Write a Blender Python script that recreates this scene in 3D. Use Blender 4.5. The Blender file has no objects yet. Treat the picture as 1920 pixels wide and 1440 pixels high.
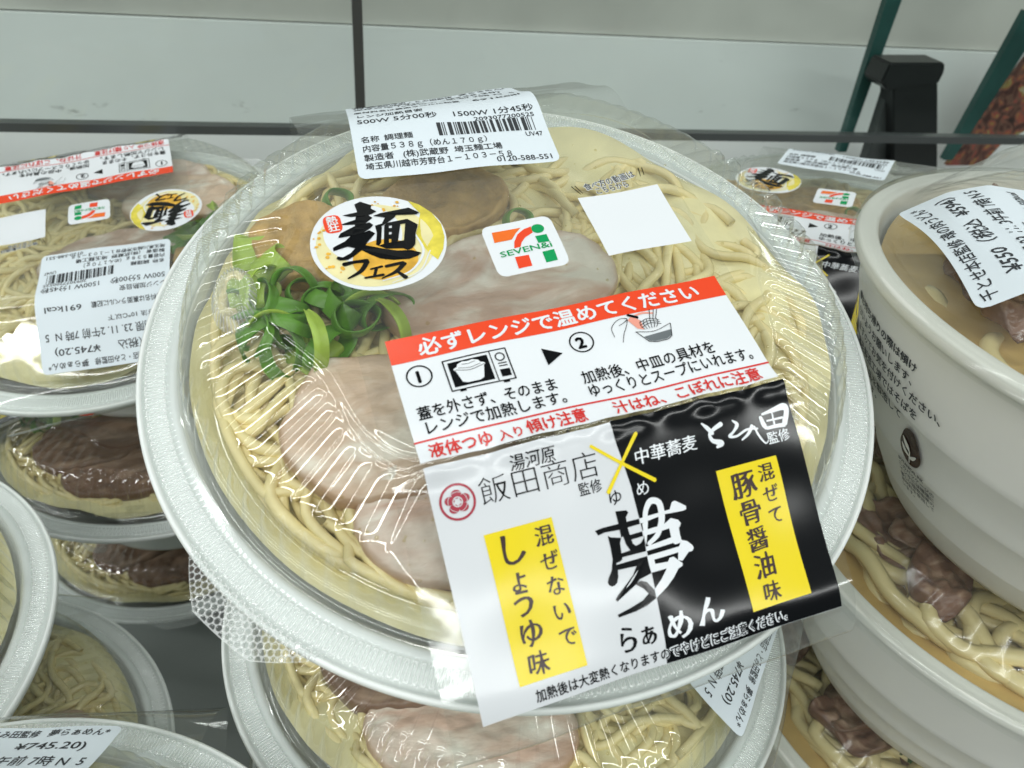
import bpy, math, random
import numpy as np
from mathutils import Matrix, Vector, noise

random.seed(7)
rng = np.random.default_rng(11)
sc = bpy.context.scene
COL = sc.collection
CM = 0.01
R = math.radians

# ---------------------------------------------------------------- camera, world, lamps, exposure
FLOOR = 0.351                       # height of the main bowl's rim above the shelf
cam_d = bpy.data.cameras.new("camera")
cam = bpy.data.objects.new("camera", cam_d)
COL.objects.link(cam)
sc.camera = cam
cam_d.sensor_width = 36.0
cam_d.lens = 36.0 * 1442 / 1920
cam_d.clip_start = 0.01
cam_d.clip_end = 20
cx, cy, cz = (0.9948, 0.0606, 0.0820), (-0.1020, 0.5910, 0.8002), (0.0, -0.8044, 0.5941)
cam.matrix_world = Matrix(((cx[0], cy[0], cz[0], 0.0002), (cx[1], cy[1], cz[1], -0.1811),
                           (cx[2], cy[2], cz[2], 0.1153 + FLOOR), (0, 0, 0, 1)))
cam_d.dof.use_dof = True
cam_d.dof.focus_distance = 0.215
cam_d.dof.aperture_fstop = 24.0

w = bpy.data.worlds.new("World")
sc.world = w
w.use_nodes = True
bg = w.node_tree.nodes["Background"]
bg.inputs[0].default_value = (0.96, 1.0, 0.985, 1)
bg.inputs[1].default_value = 0.08


def lamp(name, loc, target, sx, sy, power, col=(0.97, 1.0, 0.98)):
    d = bpy.data.lights.new(name, "AREA")
    d.shape = "RECTANGLE"
    d.size, d.size_y, d.energy, d.color = sx, sy, power, col
    o = bpy.data.objects.new(name, d)
    COL.objects.link(o)
    o.location = loc
    o.rotation_euler = (Vector(target) - Vector(loc)).to_track_quat("-Z", "Y").to_euler()
    return o


for ly_, pw_, wd_ in ((-2.4, 100, 0.15), (-1.0, 52, 0.075), (0.08, 28, 0.075), (1.4, 72, 0.085), (2.7, 125, 0.15), (4.0, 125, 0.15)):      # rows of tubes along the shop ceiling
    lamp("ceiling_tube", (0.1, ly_, 1.97), (0.1, ly_ + 0.001, 0.0), 9.0, wd_, pw_)

vs = sc.view_settings
sc.display_settings.display_device = "sRGB"
vs.view_transform = "Standard"
vs.look = "None"
vs.exposure = 0.22
vs.gamma = 1.0
sc.cycles.max_bounces = 10
sc.cycles.transparent_max_bounces = 40
sc.cycles.caustics_reflective = False
sc.cycles.caustics_refractive = False
sc.cycles.use_denoising = True
sc.cycles.sample_clamp_indirect = 6.0


# ---------------------------------------------------------------- materials
def mat(name):
    m = bpy.data.materials.new(name)
    m.use_nodes = True
    nt = m.node_tree
    return m, nt, nt.nodes["Principled BSDF"]


def simple(name, col, rough=0.5, spec=0.5, bump=None, vary=0.0, vscale=40.0, coat=0.0):
    m, nt, p = mat(name)
    p.inputs["Base Color"].default_value = (*col, 1)
    p.inputs["Roughness"].default_value = rough
    p.inputs["Specular IOR Level"].default_value = spec
    p.inputs["Coat Weight"].default_value = coat
    p.inputs["Coat Roughness"].default_value = 0.08
    tc = nt.nodes.new("ShaderNodeTexCoord")
    if vary:
        n = nt.nodes.new("ShaderNodeTexNoise")
        n.inputs["Scale"].default_value = vscale
        n.inputs["Detail"].default_value = 5
        nt.links.new(tc.outputs["Object"], n.inputs["Vector"])
        r = nt.nodes.new("ShaderNodeValToRGB")
        r.color_ramp.elements[0].position = 0.3
        r.color_ramp.elements[1].position = 0.72
        r.color_ramp.elements[0].color = (*[c * (1 - vary) for c in col], 1)
        r.color_ramp.elements[1].color = (*[min(1, c * (1 + vary * 0.6)) for c in col], 1)
        nt.links.new(n.outputs["Fac"], r.inputs[0])
        nt.links.new(r.outputs[0], p.inputs["Base Color"])
    if bump:
        n = nt.nodes.new("ShaderNodeTexNoise")
        n.inputs["Scale"].default_value = bump[0]
        n.inputs["Detail"].default_value = 4
        nt.links.new(tc.outputs["Object"], n.inputs["Vector"])
        b = nt.nodes.new("ShaderNodeBump")
        b.inputs["Strength"].default_value = bump[1]
        b.inputs["Distance"].default_value = bump[2]
        nt.links.new(n.outputs["Fac"], b.inputs["Height"])
        nt.links.new(b.outputs[0], p.inputs["Normal"])
    return m


def clear(name, tint=(0.97, 0.985, 0.975), base=0.05, edge=0.75, rough=0.04, haze=0.0, bump=None, ridge=0.0):
    """thin clear plastic sheet: lets light straight through, mirrors more at grazing angles"""
    m = bpy.data.materials.new(name)
    m.use_nodes = True
    nt = m.node_tree
    nt.nodes.clear()
    out = nt.nodes.new("ShaderNodeOutputMaterial")
    tr = nt.nodes.new("ShaderNodeBsdfTransparent")
    tr.inputs[0].default_value = (*tint, 1)
    gl = nt.nodes.new("ShaderNodeBsdfGlossy")
    gl.inputs["Roughness"].default_value = rough
    lw = nt.nodes.new("ShaderNodeLayerWeight")
    lw.inputs["Blend"].default_value = 0.5
    pw = nt.nodes.new("ShaderNodeMath")
    pw.operation = "POWER"
    pw.inputs[1].default_value = 3.5
    nt.links.new(lw.outputs["Facing"], pw.inputs[0])
    mr = nt.nodes.new("ShaderNodeMapRange")
    mr.inputs["To Min"].default_value = base
    mr.inputs["To Max"].default_value = edge
    nt.links.new(pw.outputs[0], mr.inputs["Value"])
    mx = nt.nodes.new("ShaderNodeMixShader")
    nt.links.new(mr.outputs[0], mx.inputs[0])
    nt.links.new(tr.outputs[0], mx.inputs[1])
    nt.links.new(gl.outputs[0], mx.inputs[2])
    last = mx
    if haze:
        df = nt.nodes.new("ShaderNodeBsdfDiffuse")
        df.inputs[0].default_value = (0.9, 0.93, 0.92, 1)
        m2 = nt.nodes.new("ShaderNodeMixShader")
        m2.inputs[0].default_value = haze
        if ridge:                      # bright glints of the pressed ridges, painted in as diffuse white
            at_ = nt.nodes.new("ShaderNodeAttribute")
            at_.attribute_name = "edge"
            r2 = nt.nodes.new("ShaderNodeMapRange")
            r2.inputs["To Min"].default_value = haze
            r2.inputs["To Max"].default_value = ridge
            nt.links.new(at_.outputs["Fac"], r2.inputs["Value"])
            nt.links.new(r2.outputs[0], m2.inputs[0])
        nt.links.new(mx.outputs[0], m2.inputs[1])
        nt.links.new(df.outputs[0], m2.inputs[2])
        last = m2
    if bump:
        tc = nt.nodes.new("ShaderNodeTexCoord")
        n = nt.nodes.new("ShaderNodeTexNoise")
        n.inputs["Scale"].default_value = bump[0]
        n.inputs["Detail"].default_value = 3
        nt.links.new(tc.outputs["Object"], n.inputs["Vector"])
        b = nt.nodes.new("ShaderNodeBump")
        b.inputs["Strength"].default_value = bump[1]
        b.inputs["Distance"].default_value = bump[2]
        nt.links.new(n.outputs["Fac"], b.inputs["Height"])
        nt.links.new(b.outputs[0], gl.inputs["Normal"])
        nt.links.new(b.outputs[0], lw.inputs["Normal"])
    nt.links.new(last.outputs[0], out.inputs[0])
    return m


def meat(name, lean, fat, edge, scale=55.0, fatpos=0.60):
    m, nt, p = mat(name)
    tc = nt.nodes.new("ShaderNodeTexCoord")
    mp = nt.nodes.new("ShaderNodeMapping")
    mp.inputs["Scale"].default_value = (0.9, 2.0, 1.0)
    mp.inputs["Rotation"].default_value = (0, 0, 0.6)
    nt.links.new(tc.outputs["Object"], mp.inputs["Vector"])
    n = nt.nodes.new("ShaderNodeTexNoise")
    n.inputs["Scale"].default_value = scale
    n.inputs["Detail"].default_value = 6
    n.inputs["Distortion"].default_value = 0.8
    nt.links.new(mp.outputs[0], n.inputs["Vector"])
    r = nt.nodes.new("ShaderNodeValToRGB")
    e = r.color_ramp.elements
    e[0].position, e[0].color = 0.32, (*[c * 0.82 for c in lean], 1)
    e[1].position, e[1].color = fatpos + 0.12, (*fat, 1)
    x = e.new(fatpos - 0.06)
    x.color = (*lean, 1)
    nt.links.new(n.outputs["Fac"], r.inputs[0])
    a = nt.nodes.new("ShaderNodeAttribute")
    a.attribute_name = "edge"
    mx = nt.nodes.new("ShaderNodeMixRGB")
    nt.links.new(a.outputs["Fac"], mx.inputs[0])
    nt.links.new(r.outputs[0], mx.inputs[1])
    mx.inputs[2].default_value = (*edge, 1)
    nt.links.new(mx.outputs[0], p.inputs["Base Color"])
    p.inputs["Roughness"].default_value = 0.30
    n2 = nt.nodes.new("ShaderNodeTexNoise")
    n2.inputs["Scale"].default_value = 240
    nt.links.new(mp.outputs[0], n2.inputs["Vector"])
    b = nt.nodes.new("ShaderNodeBump")
    b.inputs["Strength"].default_value = 0.8
    b.inputs["Distance"].default_value = 0.0006
    nt.links.new(n2.outputs["Fac"], b.inputs["Height"])
    nt.links.new(b.outputs[0], p.inputs["Normal"])
    return m


M = {}
M["foam"] = simple("white_foam", (0.82, 0.86, 0.84), 0.33, 0.5, (700, 0.10, 0.0003), 0.03, 120)
M["paper_cup"] = simple("paper_cup", (0.76, 0.76, 0.71), 0.5, 0.4, (60, 0.2, 0.0008), 0.04, 30)
M["pet"] = clear("clear_lid", haze=0.012, base=0.10, edge=0.66, rough=0.04)
M["pet_rib"] = clear("clear_flange", (0.97, 0.985, 0.98), 0.07, 0.7, 0.10, 0.05, None, 0.50)
M["pet_tray"] = clear("clear_tray", (0.975, 0.98, 0.955), 0.10, 0.5, 0.08, 0.01)
M["film"] = clear("wrap_film", (0.975, 0.985, 0.975), 0.05, 0.75, 0.085, 0.018, (45, 0.25, 0.0010))
M["udon_film"] = clear("udon_film", (0.975, 0.985, 0.975), 0.035, 0.6, 0.13, 0.012)
M["glass"] = clear("glass_pane", (0.95, 0.975, 0.965), 0.012, 0.30, 0.01, 0.0)
M["noodle"] = simple("noodle", (0.86, 0.74, 0.38), 0.22, 0.5, (500, 0.2, 0.0004), 0.22, 60)
M["udon"] = simple("udon", (0.77, 0.65, 0.34), 0.24, 0.5, (300, 0.2, 0.0004), 0.16, 50)
M["broth"] = simple("broth_jelly", (0.84, 0.77, 0.44), 0.25, 0.5, (60, 0.3, 0.001), 0.2, 45)
M["udon_broth"] = simple("udon_broth", (0.66, 0.45, 0.16), 0.22, 0.5, (60, 0.3, 0.001), 0.35, 28)
M["pork"] = meat("pork", (0.72, 0.53, 0.385), (0.92, 0.83, 0.70), (0.40, 0.22, 0.09), 48, 0.53)
M["pork_pink"] = meat("pork_pink", (0.68, 0.47, 0.365), (0.92, 0.86, 0.76), (0.46, 0.27, 0.15), 40, 0.49)
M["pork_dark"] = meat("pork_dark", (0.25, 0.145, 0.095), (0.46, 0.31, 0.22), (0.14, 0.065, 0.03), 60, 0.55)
M["beef"] = meat("beef", (0.25, 0.13, 0.085), (0.52, 0.36, 0.26), (0.13, 0.06, 0.035), 80, 0.56)
M["oil"] = clear("oil_droplet", (0.95, 0.90, 0.70), 0.12, 0.7, 0.02)
M["bamboo"] = simple("bamboo_shoot", (0.58, 0.37, 0.13), 0.45, 0.4, (420, 0.9, 0.001), 0.32, 160)
M["green"] = simple("scallion", (0.14, 0.36, 0.03), 0.32, 0.5, (200, 0.2, 0.0005), 0.45, 90)
M["green_dark"] = simple("scallion_dark", (0.035, 0.11, 0.03), 0.32, 0.5, (200, 0.2, 0.0005), 0.45, 90)
M["green_pale"] = simple("scallion_pale", (0.42, 0.60, 0.08), 0.32, 0.5, (200, 0.2, 0.0005), 0.35, 90)
M["ink_white"] = simple("print_white", (0.76, 0.80, 0.83), 0.22, 0.5)
M["ink_grey"] = simple("print_silver_white", (0.66, 0.69, 0.715), 0.20, 0.5)
M["ink_black"] = simple("print_black", (0.004, 0.005, 0.006), 0.15, 0.32)
M["ink_red"] = simple("print_red", (0.80, 0.065, 0.018), 0.25, 0.5)
M["ink_dred"] = simple("print_dark_red", (0.36, 0.02, 0.045), 0.25, 0.5)
M["ink_crimson"] = simple("print_crimson", (0.62, 0.035, 0.03), 0.25, 0.5)
M["ink_yellow"] = simple("print_yellow", (0.80, 0.64, 0.004), 0.22, 0.5)
M["ink_brown"] = simple("print_brown_black", (0.030, 0.010, 0.008), 0.25, 0.5)
M["ink_orange"] = simple("print_orange", (0.83, 0.16, 0.02), 0.25, 0.5)
M["ink_green"] = simple("print_green", (0.0, 0.31, 0.09), 0.25, 0.5)
M["ink_gold"] = simple("print_gold", (0.78, 0.44, 0.055), 0.25, 0.5, None, 0.3, 260)
M["ink_cream"] = simple("print_cream", (0.80, 0.74, 0.40), 0.25, 0.5, None, 0.12, 160)
M["ink_lemon"] = simple("print_lemon", (0.72, 0.62, 0.08), 0.25, 0.5, None, 0.25, 300)
M["ink_mid"] = simple("print_mid_grey", (0.13, 0.15, 0.16), 0.3, 0.5)
M["ink_pink"] = simple("print_pink", (0.80, 0.33, 0.25), 0.3, 0.5)
M["sticker"] = simple("thermal_paper", (0.70, 0.78, 0.83), 0.48, 0.4)
M["sticker_ink"] = simple("thermal_ink", (0.035, 0.04, 0.045), 0.55, 0.3)
M["shelf"] = simple("shelf_metal", (0.25, 0.275, 0.26), 0.5, 0.4, (30, 0.1, 0.001), 0.05, 8)
M["wall"] = simple("case_wall", (0.79, 0.81, 0.80), 0.36, 0.5, (14, 0.15, 0.002), 0.10, 5)
M["wood"] = simple("wood_board", (0.55, 0.545, 0.505), 0.55, 0.3, (30, 0.2, 0.001), 0.18, 9)
M["black_plastic"] = simple("black_plastic", (0.008, 0.010, 0.010), 0.32, 0.5, (700, 0.2, 0.0003))
M["dark_trim"] = simple("dark_trim", (0.055, 0.062, 0.062), 0.35, 0.5)
M["seam"] = simple("seam_gasket", (0.05, 0.052, 0.048), 0.4, 0.5)
M["teal"] = simple("glass_edge_teal", (0.022, 0.085, 0.075), 0.25, 0.5, None, 0.35, 22)


# ---------------------------------------------------------------- mesh helpers (numbers in cm, scaled to metres)
def mesh(name, verts, faces, m, smooth=True, attr=None):
    me = bpy.data.meshes.new(name)
    v = np.asarray(verts, float) * CM
    me.from_pydata(v.tolist(), [], [tuple(int(i) for i in f) for f in faces])
    for mm in (m if isinstance(m, (list, tuple)) else [m]):
        me.materials.append(mm)
    if smooth:
        me.polygons.foreach_set("use_smooth", [True] * len(me.polygons))
    if attr is not None:
        a = me.attributes.new("edge", "FLOAT", "POINT")
        a.data.foreach_set("value", np.asarray(attr, float))
    me.update()
    return me


def add(name, me, parent=None):
    o = bpy.data.objects.new(name, me)
    COL.objects.link(o)
    if parent is not None:
        o.parent = parent
    return o


def thing(name, label, cat, group=None, matrix=None):
    o = bpy.data.objects.new(name, None)
    COL.objects.link(o)
    o.empty_display_size = 0.02
    o["label"], o["category"] = label, cat
    if group:
        o["group"] = group
    if matrix is not None:
        o.matrix_world = matrix
    return o


def tag(o, label, cat, group=None):
    o["label"], o["category"] = label, cat
    if group:
        o["group"] = group
    return o


def grid_faces(nr, nc, wrap=False, flip=False):
    i, j = np.meshgrid(np.arange(nr - 1), np.arange(nc if wrap else nc - 1), indexing="ij")
    j2 = (j + 1) % nc
    f = np.stack([i * nc + j, (i + 1) * nc + j, (i + 1) * nc + j2, i * nc + j2], -1).reshape(-1, 4)
    return f[:, ::-1] if flip else f


def lathe(profile, n=160, wob=None):
    p = np.array(profile, float)
    th = np.linspace(0, 2 * np.pi, n, endpoint=False)
    x = p[:, 0, None] * np.cos(th)
    y = p[:, 0, None] * np.sin(th)
    z = np.repeat(p[:, 1, None], n, 1)
    return np.stack([x, y, z], -1).reshape(-1, 3), grid_faces(len(p), n, True, True)


def smooth_path(pts, fillet, step=0.06):
    """2-D polyline with rounded corners, resampled"""
    pts = [np.array(p, float) for p in pts]
    out = [pts[0]]
    for a, b, c, r in zip(pts[:-2], pts[1:-1], pts[2:], fillet):
        d1, d2 = (a - b) / np.linalg.norm(a - b), (c - b) / np.linalg.norm(c - b)
        p1, p2 = b + d1 * r, b + d2 * r
        for t in np.linspace(0, 1, 12):
            out.append((1 - t) ** 2 * p1 + 2 * t * (1 - t) * b + t * t * p2)
    out.append(pts[-1])
    out = np.array(out)
    s = np.concatenate([[0], np.cumsum(np.linalg.norm(np.diff(out, axis=0), axis=1))])
    return out, s


def tube(path, rad, ns=8, squash=1.0, cap=True):
    """swept tube along a 3-D path"""
    P = np.array(path, float)
    n = len(P)
    T = np.gradient(P, axis=0)
    T /= np.linalg.norm(T, axis=1)[:, None] + 1e-9
    up = np.array([0, 0, 1.0])
    S = np.cross(T, up)
    S /= np.linalg.norm(S, axis=1)[:, None] + 1e-9
    U = np.cross(S, T)
    a = np.linspace(0, 2 * np.pi, ns, endpoint=False)
    rr = np.broadcast_to(np.asarray(rad, float), (n,))
    v = P[:, None, :] + rr[:, None, None] * (np.cos(a)[None, :, None] * S[:, None, :] + squash * np.sin(a)[None, :, None] * U[:, None, :])
    f = [list(q) for q in grid_faces(n, ns, True, True)]
    if cap:
        f.append(list(range(ns)))
        f.append(list(range((n - 1) * ns, n * ns))[::-1])
    return v.reshape(-1, 3), f


def join(lst):
    V, F, k = [], [], 0
    for v, f in lst:
        V.append(np.asarray(v, float))
        F += [[int(i) + k for i in q] for q in f]
        k += len(v)
    return np.concatenate(V), F


def box(x0, x1, y0, y1, z0, z1):
    v = [(x, y, z) for x in (x0, x1) for y in (y0, y1) for z in (z0, z1)]
    f = [(0, 1, 3, 2), (4, 6, 7, 5), (0, 4, 5, 1), (2, 3, 7, 6), (0, 2, 6, 4), (1, 5, 7, 3)]
    return np.array(v, float), f


# ---------------------------------------------------------------- flat print: 2-D shapes in label space
_glyph = {}


def glyphs(body, bold=0.0, res=2):
    key = (body, bold, res)
    if key not in _glyph:
        c = bpy.data.curves.new("lettering", "FONT")
        c.body, c.size, c.resolution_u, c.offset = body, 1.0, res, bold
        o = bpy.data.objects.new("lettering", c)
        me = bpy.data.meshes.new_from_object(o)
        v = np.array([(q.co.x, q.co.y) for q in me.vertices])
        f = [list(p.vertices) for p in me.polygons]
        bpy.data.objects.remove(o)
        bpy.data.curves.remove(c)
        bpy.data.meshes.remove(me)
        _glyph[key] = (v if len(v) else np.zeros((0, 2)), f)
    return _glyph[key]


def text(body, x, y, size, width=None, bold=0.0, res=2, shear=0.0, rot=0.0, sx=1.0, align="L", brush=0.0):
    """one line of lettering; x, y = left end of the baseline (label cm)"""
    if brush:
        bold = 0.0
    v, f = glyphs(body, 0.0 if bold > 0 else bold, res)
    if not len(v):
        return np.zeros((0, 2)), []
    nb = len(v)
    dz = np.zeros(nb)
    if bold > 0:                       # heavier weight: the same outline printed again a hair to each side
        k = bold * 1.1
        sh = [(0, 0), (k, 0), (-k, 0), (0, k), (0, -k)] + ([(k * .7, k * .7), (-k * .7, k * .7), (k * .7, -k * .7), (-k * .7, -k * .7)] if bold > 0.03 else [])
        dz = np.repeat(np.arange(len(sh)) * 0.0006, nb)
        f = [[i + q * nb for i in g] for q in range(len(sh)) for g in f]
        v = np.concatenate([v + np.array(s) for s in sh])
    if brush:                          # pen-stroke contrast: heavy along one diagonal, thin across it
        sh = [(0, 0), (brush, -0.32 * brush), (-brush, 0.32 * brush), (0.5 * brush, -0.16 * brush), (-0.5 * brush, 0.16 * brush)]
        dz = np.repeat(np.arange(len(sh)) * 0.0006, nb)
        f = [[i + q * nb for i in g] for q in range(len(sh)) for g in f]
        wv = np.column_stack([0.012 * np.sin(9 * v[:, 1] + 5 * v[:, 0]), 0.012 * np.sin(8 * v[:, 0] - 3 * v[:, 1])])
        v = np.concatenate([v + wv + np.array(s) * (0.75 + 0.5 * np.sin(6 * v[:, :1] + 7 * v[:, 1:2] + 1)) for s in sh])
    v = v * size
    w0 = v[:, 0].max()
    if width:
        sx = width / w0
    v = np.stack([v[:, 0] * sx + v[:, 1] * shear, v[:, 1]], 1)
    if align == "C":
        v[:, 0] -= w0 * sx / 2
    c, s = math.cos(rot), math.sin(rot)
    return np.stack([x + v[:, 0] * c - v[:, 1] * s, y + v[:, 0] * s + v[:, 1] * c, dz], 1), f


def column(body, x, y, sizes, pitch, bold=0.012, shear=0.10, dx=0.0, sx=1.0):
    out = []
    for i, ch in enumerate(body):
        s = sizes[i] if isinstance(sizes, (list, tuple)) else sizes
        out.append(text(ch, x + dx * i - s * 0.5, y, s, None, bold, 3, shear, 0.05 + 0.03 * math.sin(5.1 * i + x), sx, brush=bold * 2.6))
        y -= (pitch[i] if isinstance(pitch, (list, tuple)) else pitch)
    return join2(out)


def join2(lst):
    V, F, k = [], [], 0
    for v, f in lst:
        if len(v) == 0:
            continue
        v = np.asarray(v, float)
        if v.shape[1] == 2:
            v = np.column_stack([v, np.full(len(v), 0.0005 * (len(V) % 7))])
        V.append(v)
        F += [[int(i) + k for i in q] for q in f]
        k += len(v)
    return np.concatenate(V), F


def stroke(pts, n=10):
    """brush stroke ribbon through (x, y, width) knots"""
    p = np.array(pts, float)
    k = np.arange(len(p))
    t = np.linspace(0, len(p) - 1, n * (len(p) - 1) + 1)
    if len(p) > 2:
        q = []
        pp = np.vstack([2 * p[0] - p[1], p, 2 * p[-1] - p[-2]])
        for u in t:
            i = min(int(u), len(p) - 2)
            a, b, c, d = pp[i:i + 4]
            s = u - i
            q.append(0.5 * ((2 * b) + (c - a) * s + (2 * a - 5 * b + 4 * c - d) * s * s + (3 * b - a - 3 * c + d) * s ** 3))
        q = np.array(q)
    else:
        q = np.stack([np.interp(t, k, p[:, i]) for i in range(3)], 1)
    T = np.gradient(q[:, :2], axis=0)
    T /= np.linalg.norm(T, axis=1)[:, None] + 1e-9
    N = np.stack([-T[:, 1], T[:, 0]], 1)
    w = np.maximum(q[:, 2], 0.01) / 2
    # round ends
    e0 = q[0, :2] - T[0] * w[0] * 0.6
    e1 = q[-1, :2] + T[-1] * w[-1] * 0.6
    L = np.vstack([[e0 + N[0] * w[0] * 0.45], q[:, :2] + N * w[:, None], [e1 + N[-1] * w[-1] * 0.45]])
    Rr = np.vstack([[e0 - N[0] * w[0] * 0.45], q[:, :2] - N * w[:, None], [e1 - N[-1] * w[-1] * 0.45]])
    m = len(L)
    v = np.vstack([L, Rr])
    return v, [(i, i + m, i + 1 + m, i + 1) for i in range(m - 1)]


def strokes(lst):
    return [stroke(s) for s in lst]


def disc(x, y, rx, ry=None, n=48, rings=5, r0=0.0):
    ry = rx if ry is None else ry
    th = np.linspace(0, 2 * np.pi, n, endpoint=False)
    rr = np.linspace(max(r0, 0.02), 1, rings + 1)
    v = np.stack([x + rr[:, None] * rx * np.cos(th), y + rr[:, None] * ry * np.sin(th)], -1).reshape(-1, 2)
    f = [list(q) for q in grid_faces(rings + 1, n, True, True)]
    if r0 == 0:
        f.append(list(range(n)))
    return v, f


def panel(x0, x1, y0, y1, step=0.25, rad=0.0, corners=(1, 1, 1, 1)):
    """rectangle, optionally with rounded corners (bl, br, tr, tl)"""
    nx = max(2, int((x1 - x0) / step) + 1)
    xs = np.linspace(x0, x1, nx)
    if rad:
        e = np.linspace(0, rad, 7)
        xs = np.unique(np.concatenate([xs[(xs > x0 + rad) & (xs < x1 - rad)], x0 + e, x1 - e]))
    ny = max(2, int((y1 - y0) / step) + 1)

    def cut(x, l, r):
        d = 0.0
        if rad and x - x0 < rad and l:
            d = rad - math.sqrt(max(0, rad * rad - (rad - (x - x0)) ** 2))
        if rad and x1 - x < rad and r:
            d = rad - math.sqrt(max(0, rad * rad - (rad - (x1 - x)) ** 2))
        return d
    v = []
    for x in xs:
        a, b = y0 + cut(x, corners[0], corners[1]), y1 - cut(x, corners[3], corners[2])
        v += [(x, a + (b - a) * t) for t in np.linspace(0, 1, ny)]
    return np.array(v), [list(q) for q in grid_faces(len(xs), ny, False)]


def poly(pts):
    return np.array(pts, float), [list(range(len(pts)))]


def outline(pts, wd, closed=True):
    pts = list(pts) + ([pts[0]] if closed else [])
    return [stroke([(a[0], a[1], wd), (b[0], b[1], wd)], 2) for a, b in zip(pts[:-1], pts[1:])]


def ring2(x, y, r, wd, n=40):
    th = np.linspace(0, 2 * np.pi, n, endpoint=False)
    v = np.concatenate([np.stack([x + q * np.cos(th), y + q * np.sin(th)], 1) for q in (r - wd / 2, r + wd / 2)])
    return v, [list(q) for q in grid_faces(2, n, True, True)]


# ---- how label space (u across, p along the band) lies on the pack
FRONT = [(0, 3.08), (-5.12, 3.06), (-9.60, 0.67), (-10.2, -0.25), (-9.2, -1.05)]
BACK = [(0, 3.08), (6.0, 3.06), (9.5, 0.85), (10.2, -0.25), (9.2, -1.05)]
_fp, _fs = smooth_path(FRONT, (0.22, 0.55, 0.35))
_bp, _bs = smooth_path(BACK, (0.7, 0.55, 0.35))


def band(u, p, lift):
    u, p = np.asarray(u, float), np.asarray(p, float)
    q = np.abs(p)
    fr = p < 0
    y = np.where(fr, np.interp(q, _fs, _fp[:, 0]), np.interp(q, _bs, _bp[:, 0]))
    z = np.where(fr, np.interp(q, _fs, _fp[:, 1]), np.interp(q, _bs, _bp[:, 1]))
    e = 0.04
    y2 = np.where(fr, np.interp(q + e, _fs, _fp[:, 0]), np.interp(q + e, _bs, _bp[:, 0])) - np.where(fr, np.interp(q - e, _fs, _fp[:, 0]), np.interp(q - e, _bs, _bp[:, 0]))
    z2 = np.where(fr, np.interp(q + e, _fs, _fp[:, 1]), np.interp(q + e, _bs, _bp[:, 1])) - np.where(fr, np.interp(q - e, _fs, _fp[:, 1]), np.interp(q - e, _bs, _bp[:, 1]))
    sg = np.where(fr, 1.0, -1.0)
    L = np.sqrt(y2 * y2 + z2 * z2) + 1e-9
    ny, nz = sg * z2 / L, -sg * y2 / L
    wv = 0.022 * np.sin(1.25 * u + 0.6 * p) + 0.016 * np.sin(2.1 * u - 1.7 * p + 1) + 0.02 * np.sin(0.7 * u + 2.0 * p)
    crease = np.exp(-((p + 5.10) / 0.26) ** 2)          # puckers along the front fold
    wv = wv + crease * (0.06 + 0.04 * np.sin(3.1 * u + 0.5) + 0.018 * np.sin(8.3 * u + 1))
    h = lift + wv
    return np.stack([u, y + ny * h, z + nz * h], 1)


def on_band(name, shape, m, parent, lift, x0=0.0, y0=0.0, rot=0.0):
    v, f = shape
    v = np.asarray(v, float)
    c, s = math.cos(rot), math.sin(rot)
    u, p = x0 + v[:, 0] * c - v[:, 1] * s, y0 + v[:, 0] * s + v[:, 1] * c
    return add(name, mesh(name, band(u, p, lift + (v[:, 2] if v.shape[1] > 2 else 0)), f, m, smooth=False), parent)


# ---------------------------------------------------------------- traced brush lettering (cm in label space)
b_lemon = [(-2.391,2.493),(-2.143,2.274),(-1.92,1.887),(-1.801,1.432),(-1.831,0.994),(-1.963,0.619),(-2.185,0.302),(-2.344,0.578),(-2.424,0.866),(-2.48,1.26),(-2.344,1.562),(-2.204,1.954),(-2.313,2.24)]
yume_arch = [(4.252,-2.23,0.104),(4.297,-2.04,0.108),(4.361,-1.894,0.112),(4.477,-1.769,0.13),(4.586,-1.768,0.134),(4.676,-1.844,0.138),(4.685,-2.008,0.143),(4.649,-2.181,0.143),(4.586,-2.307,0.13),(4.457,-2.478,0.108),(4.222,-2.602,0.086)]
yume_b = [[(3.693,-1.772),(3.93,-1.808),(3.961,-1.863),(3.882,-1.945),(3.863,-2.179),(3.868,-2.339),(3.882,-2.502),(3.932,-2.563),(4.054,-2.542),(4.156,-2.447),(4.123,-2.727),(3.578,-2.71),(3.587,-2.629),(3.791,-2.619),(3.737,-2.487),(3.716,-2.304),(3.672,-2.313),(3.689,-2.06)],[(3.166,-2.047),(3.338,-2.028),(4.151,-2.046),(4.141,-2.154),(3.868,-2.157),(3.666,-2.158),(3.356,-2.131),(3.2,-2.154)],[(3.862,-2.318),(4.151,-2.316),(4.143,-2.414),(3.86,-2.417)],[(3.4,-2.21),(3.452,-2.258),(3.67,-2.323),(3.615,-2.419),(3.587,-2.629),(3.582,-2.711),(3.568,-2.753),(3.497,-2.785),(3.434,-2.785),(3.414,-2.824),(3.422,-2.924),(3.396,-3.055),(3.344,-3.169),(3.281,-3.212),(3.217,-3.22),(3.163,-3.183),(3.146,-3.12),(3.185,-3.042),(3.289,-2.911),(3.371,-2.696),(3.393,-2.465)],[(3.414,-2.824),(4.114,-2.83),(4.113,-3.19),(3.834,-3.24),(3.719,-3.32),(3.245,-3.544),(3.223,-3.49),(3.307,-3.414),(3.56,-3.232),(3.716,-3.113),(3.837,-2.961),(3.42,-2.933)],[(3.711,-3.309),(3.847,-3.273),(3.961,-3.331),(4.04,-3.449),(4.09,-3.53),(4.09,-3.707),(3.848,-3.803),(3.584,-3.844),(3.202,-3.863),(3.191,-3.802),(3.48,-3.749),(3.794,-3.672),(3.95,-3.574),(3.87,-3.446)]]
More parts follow.
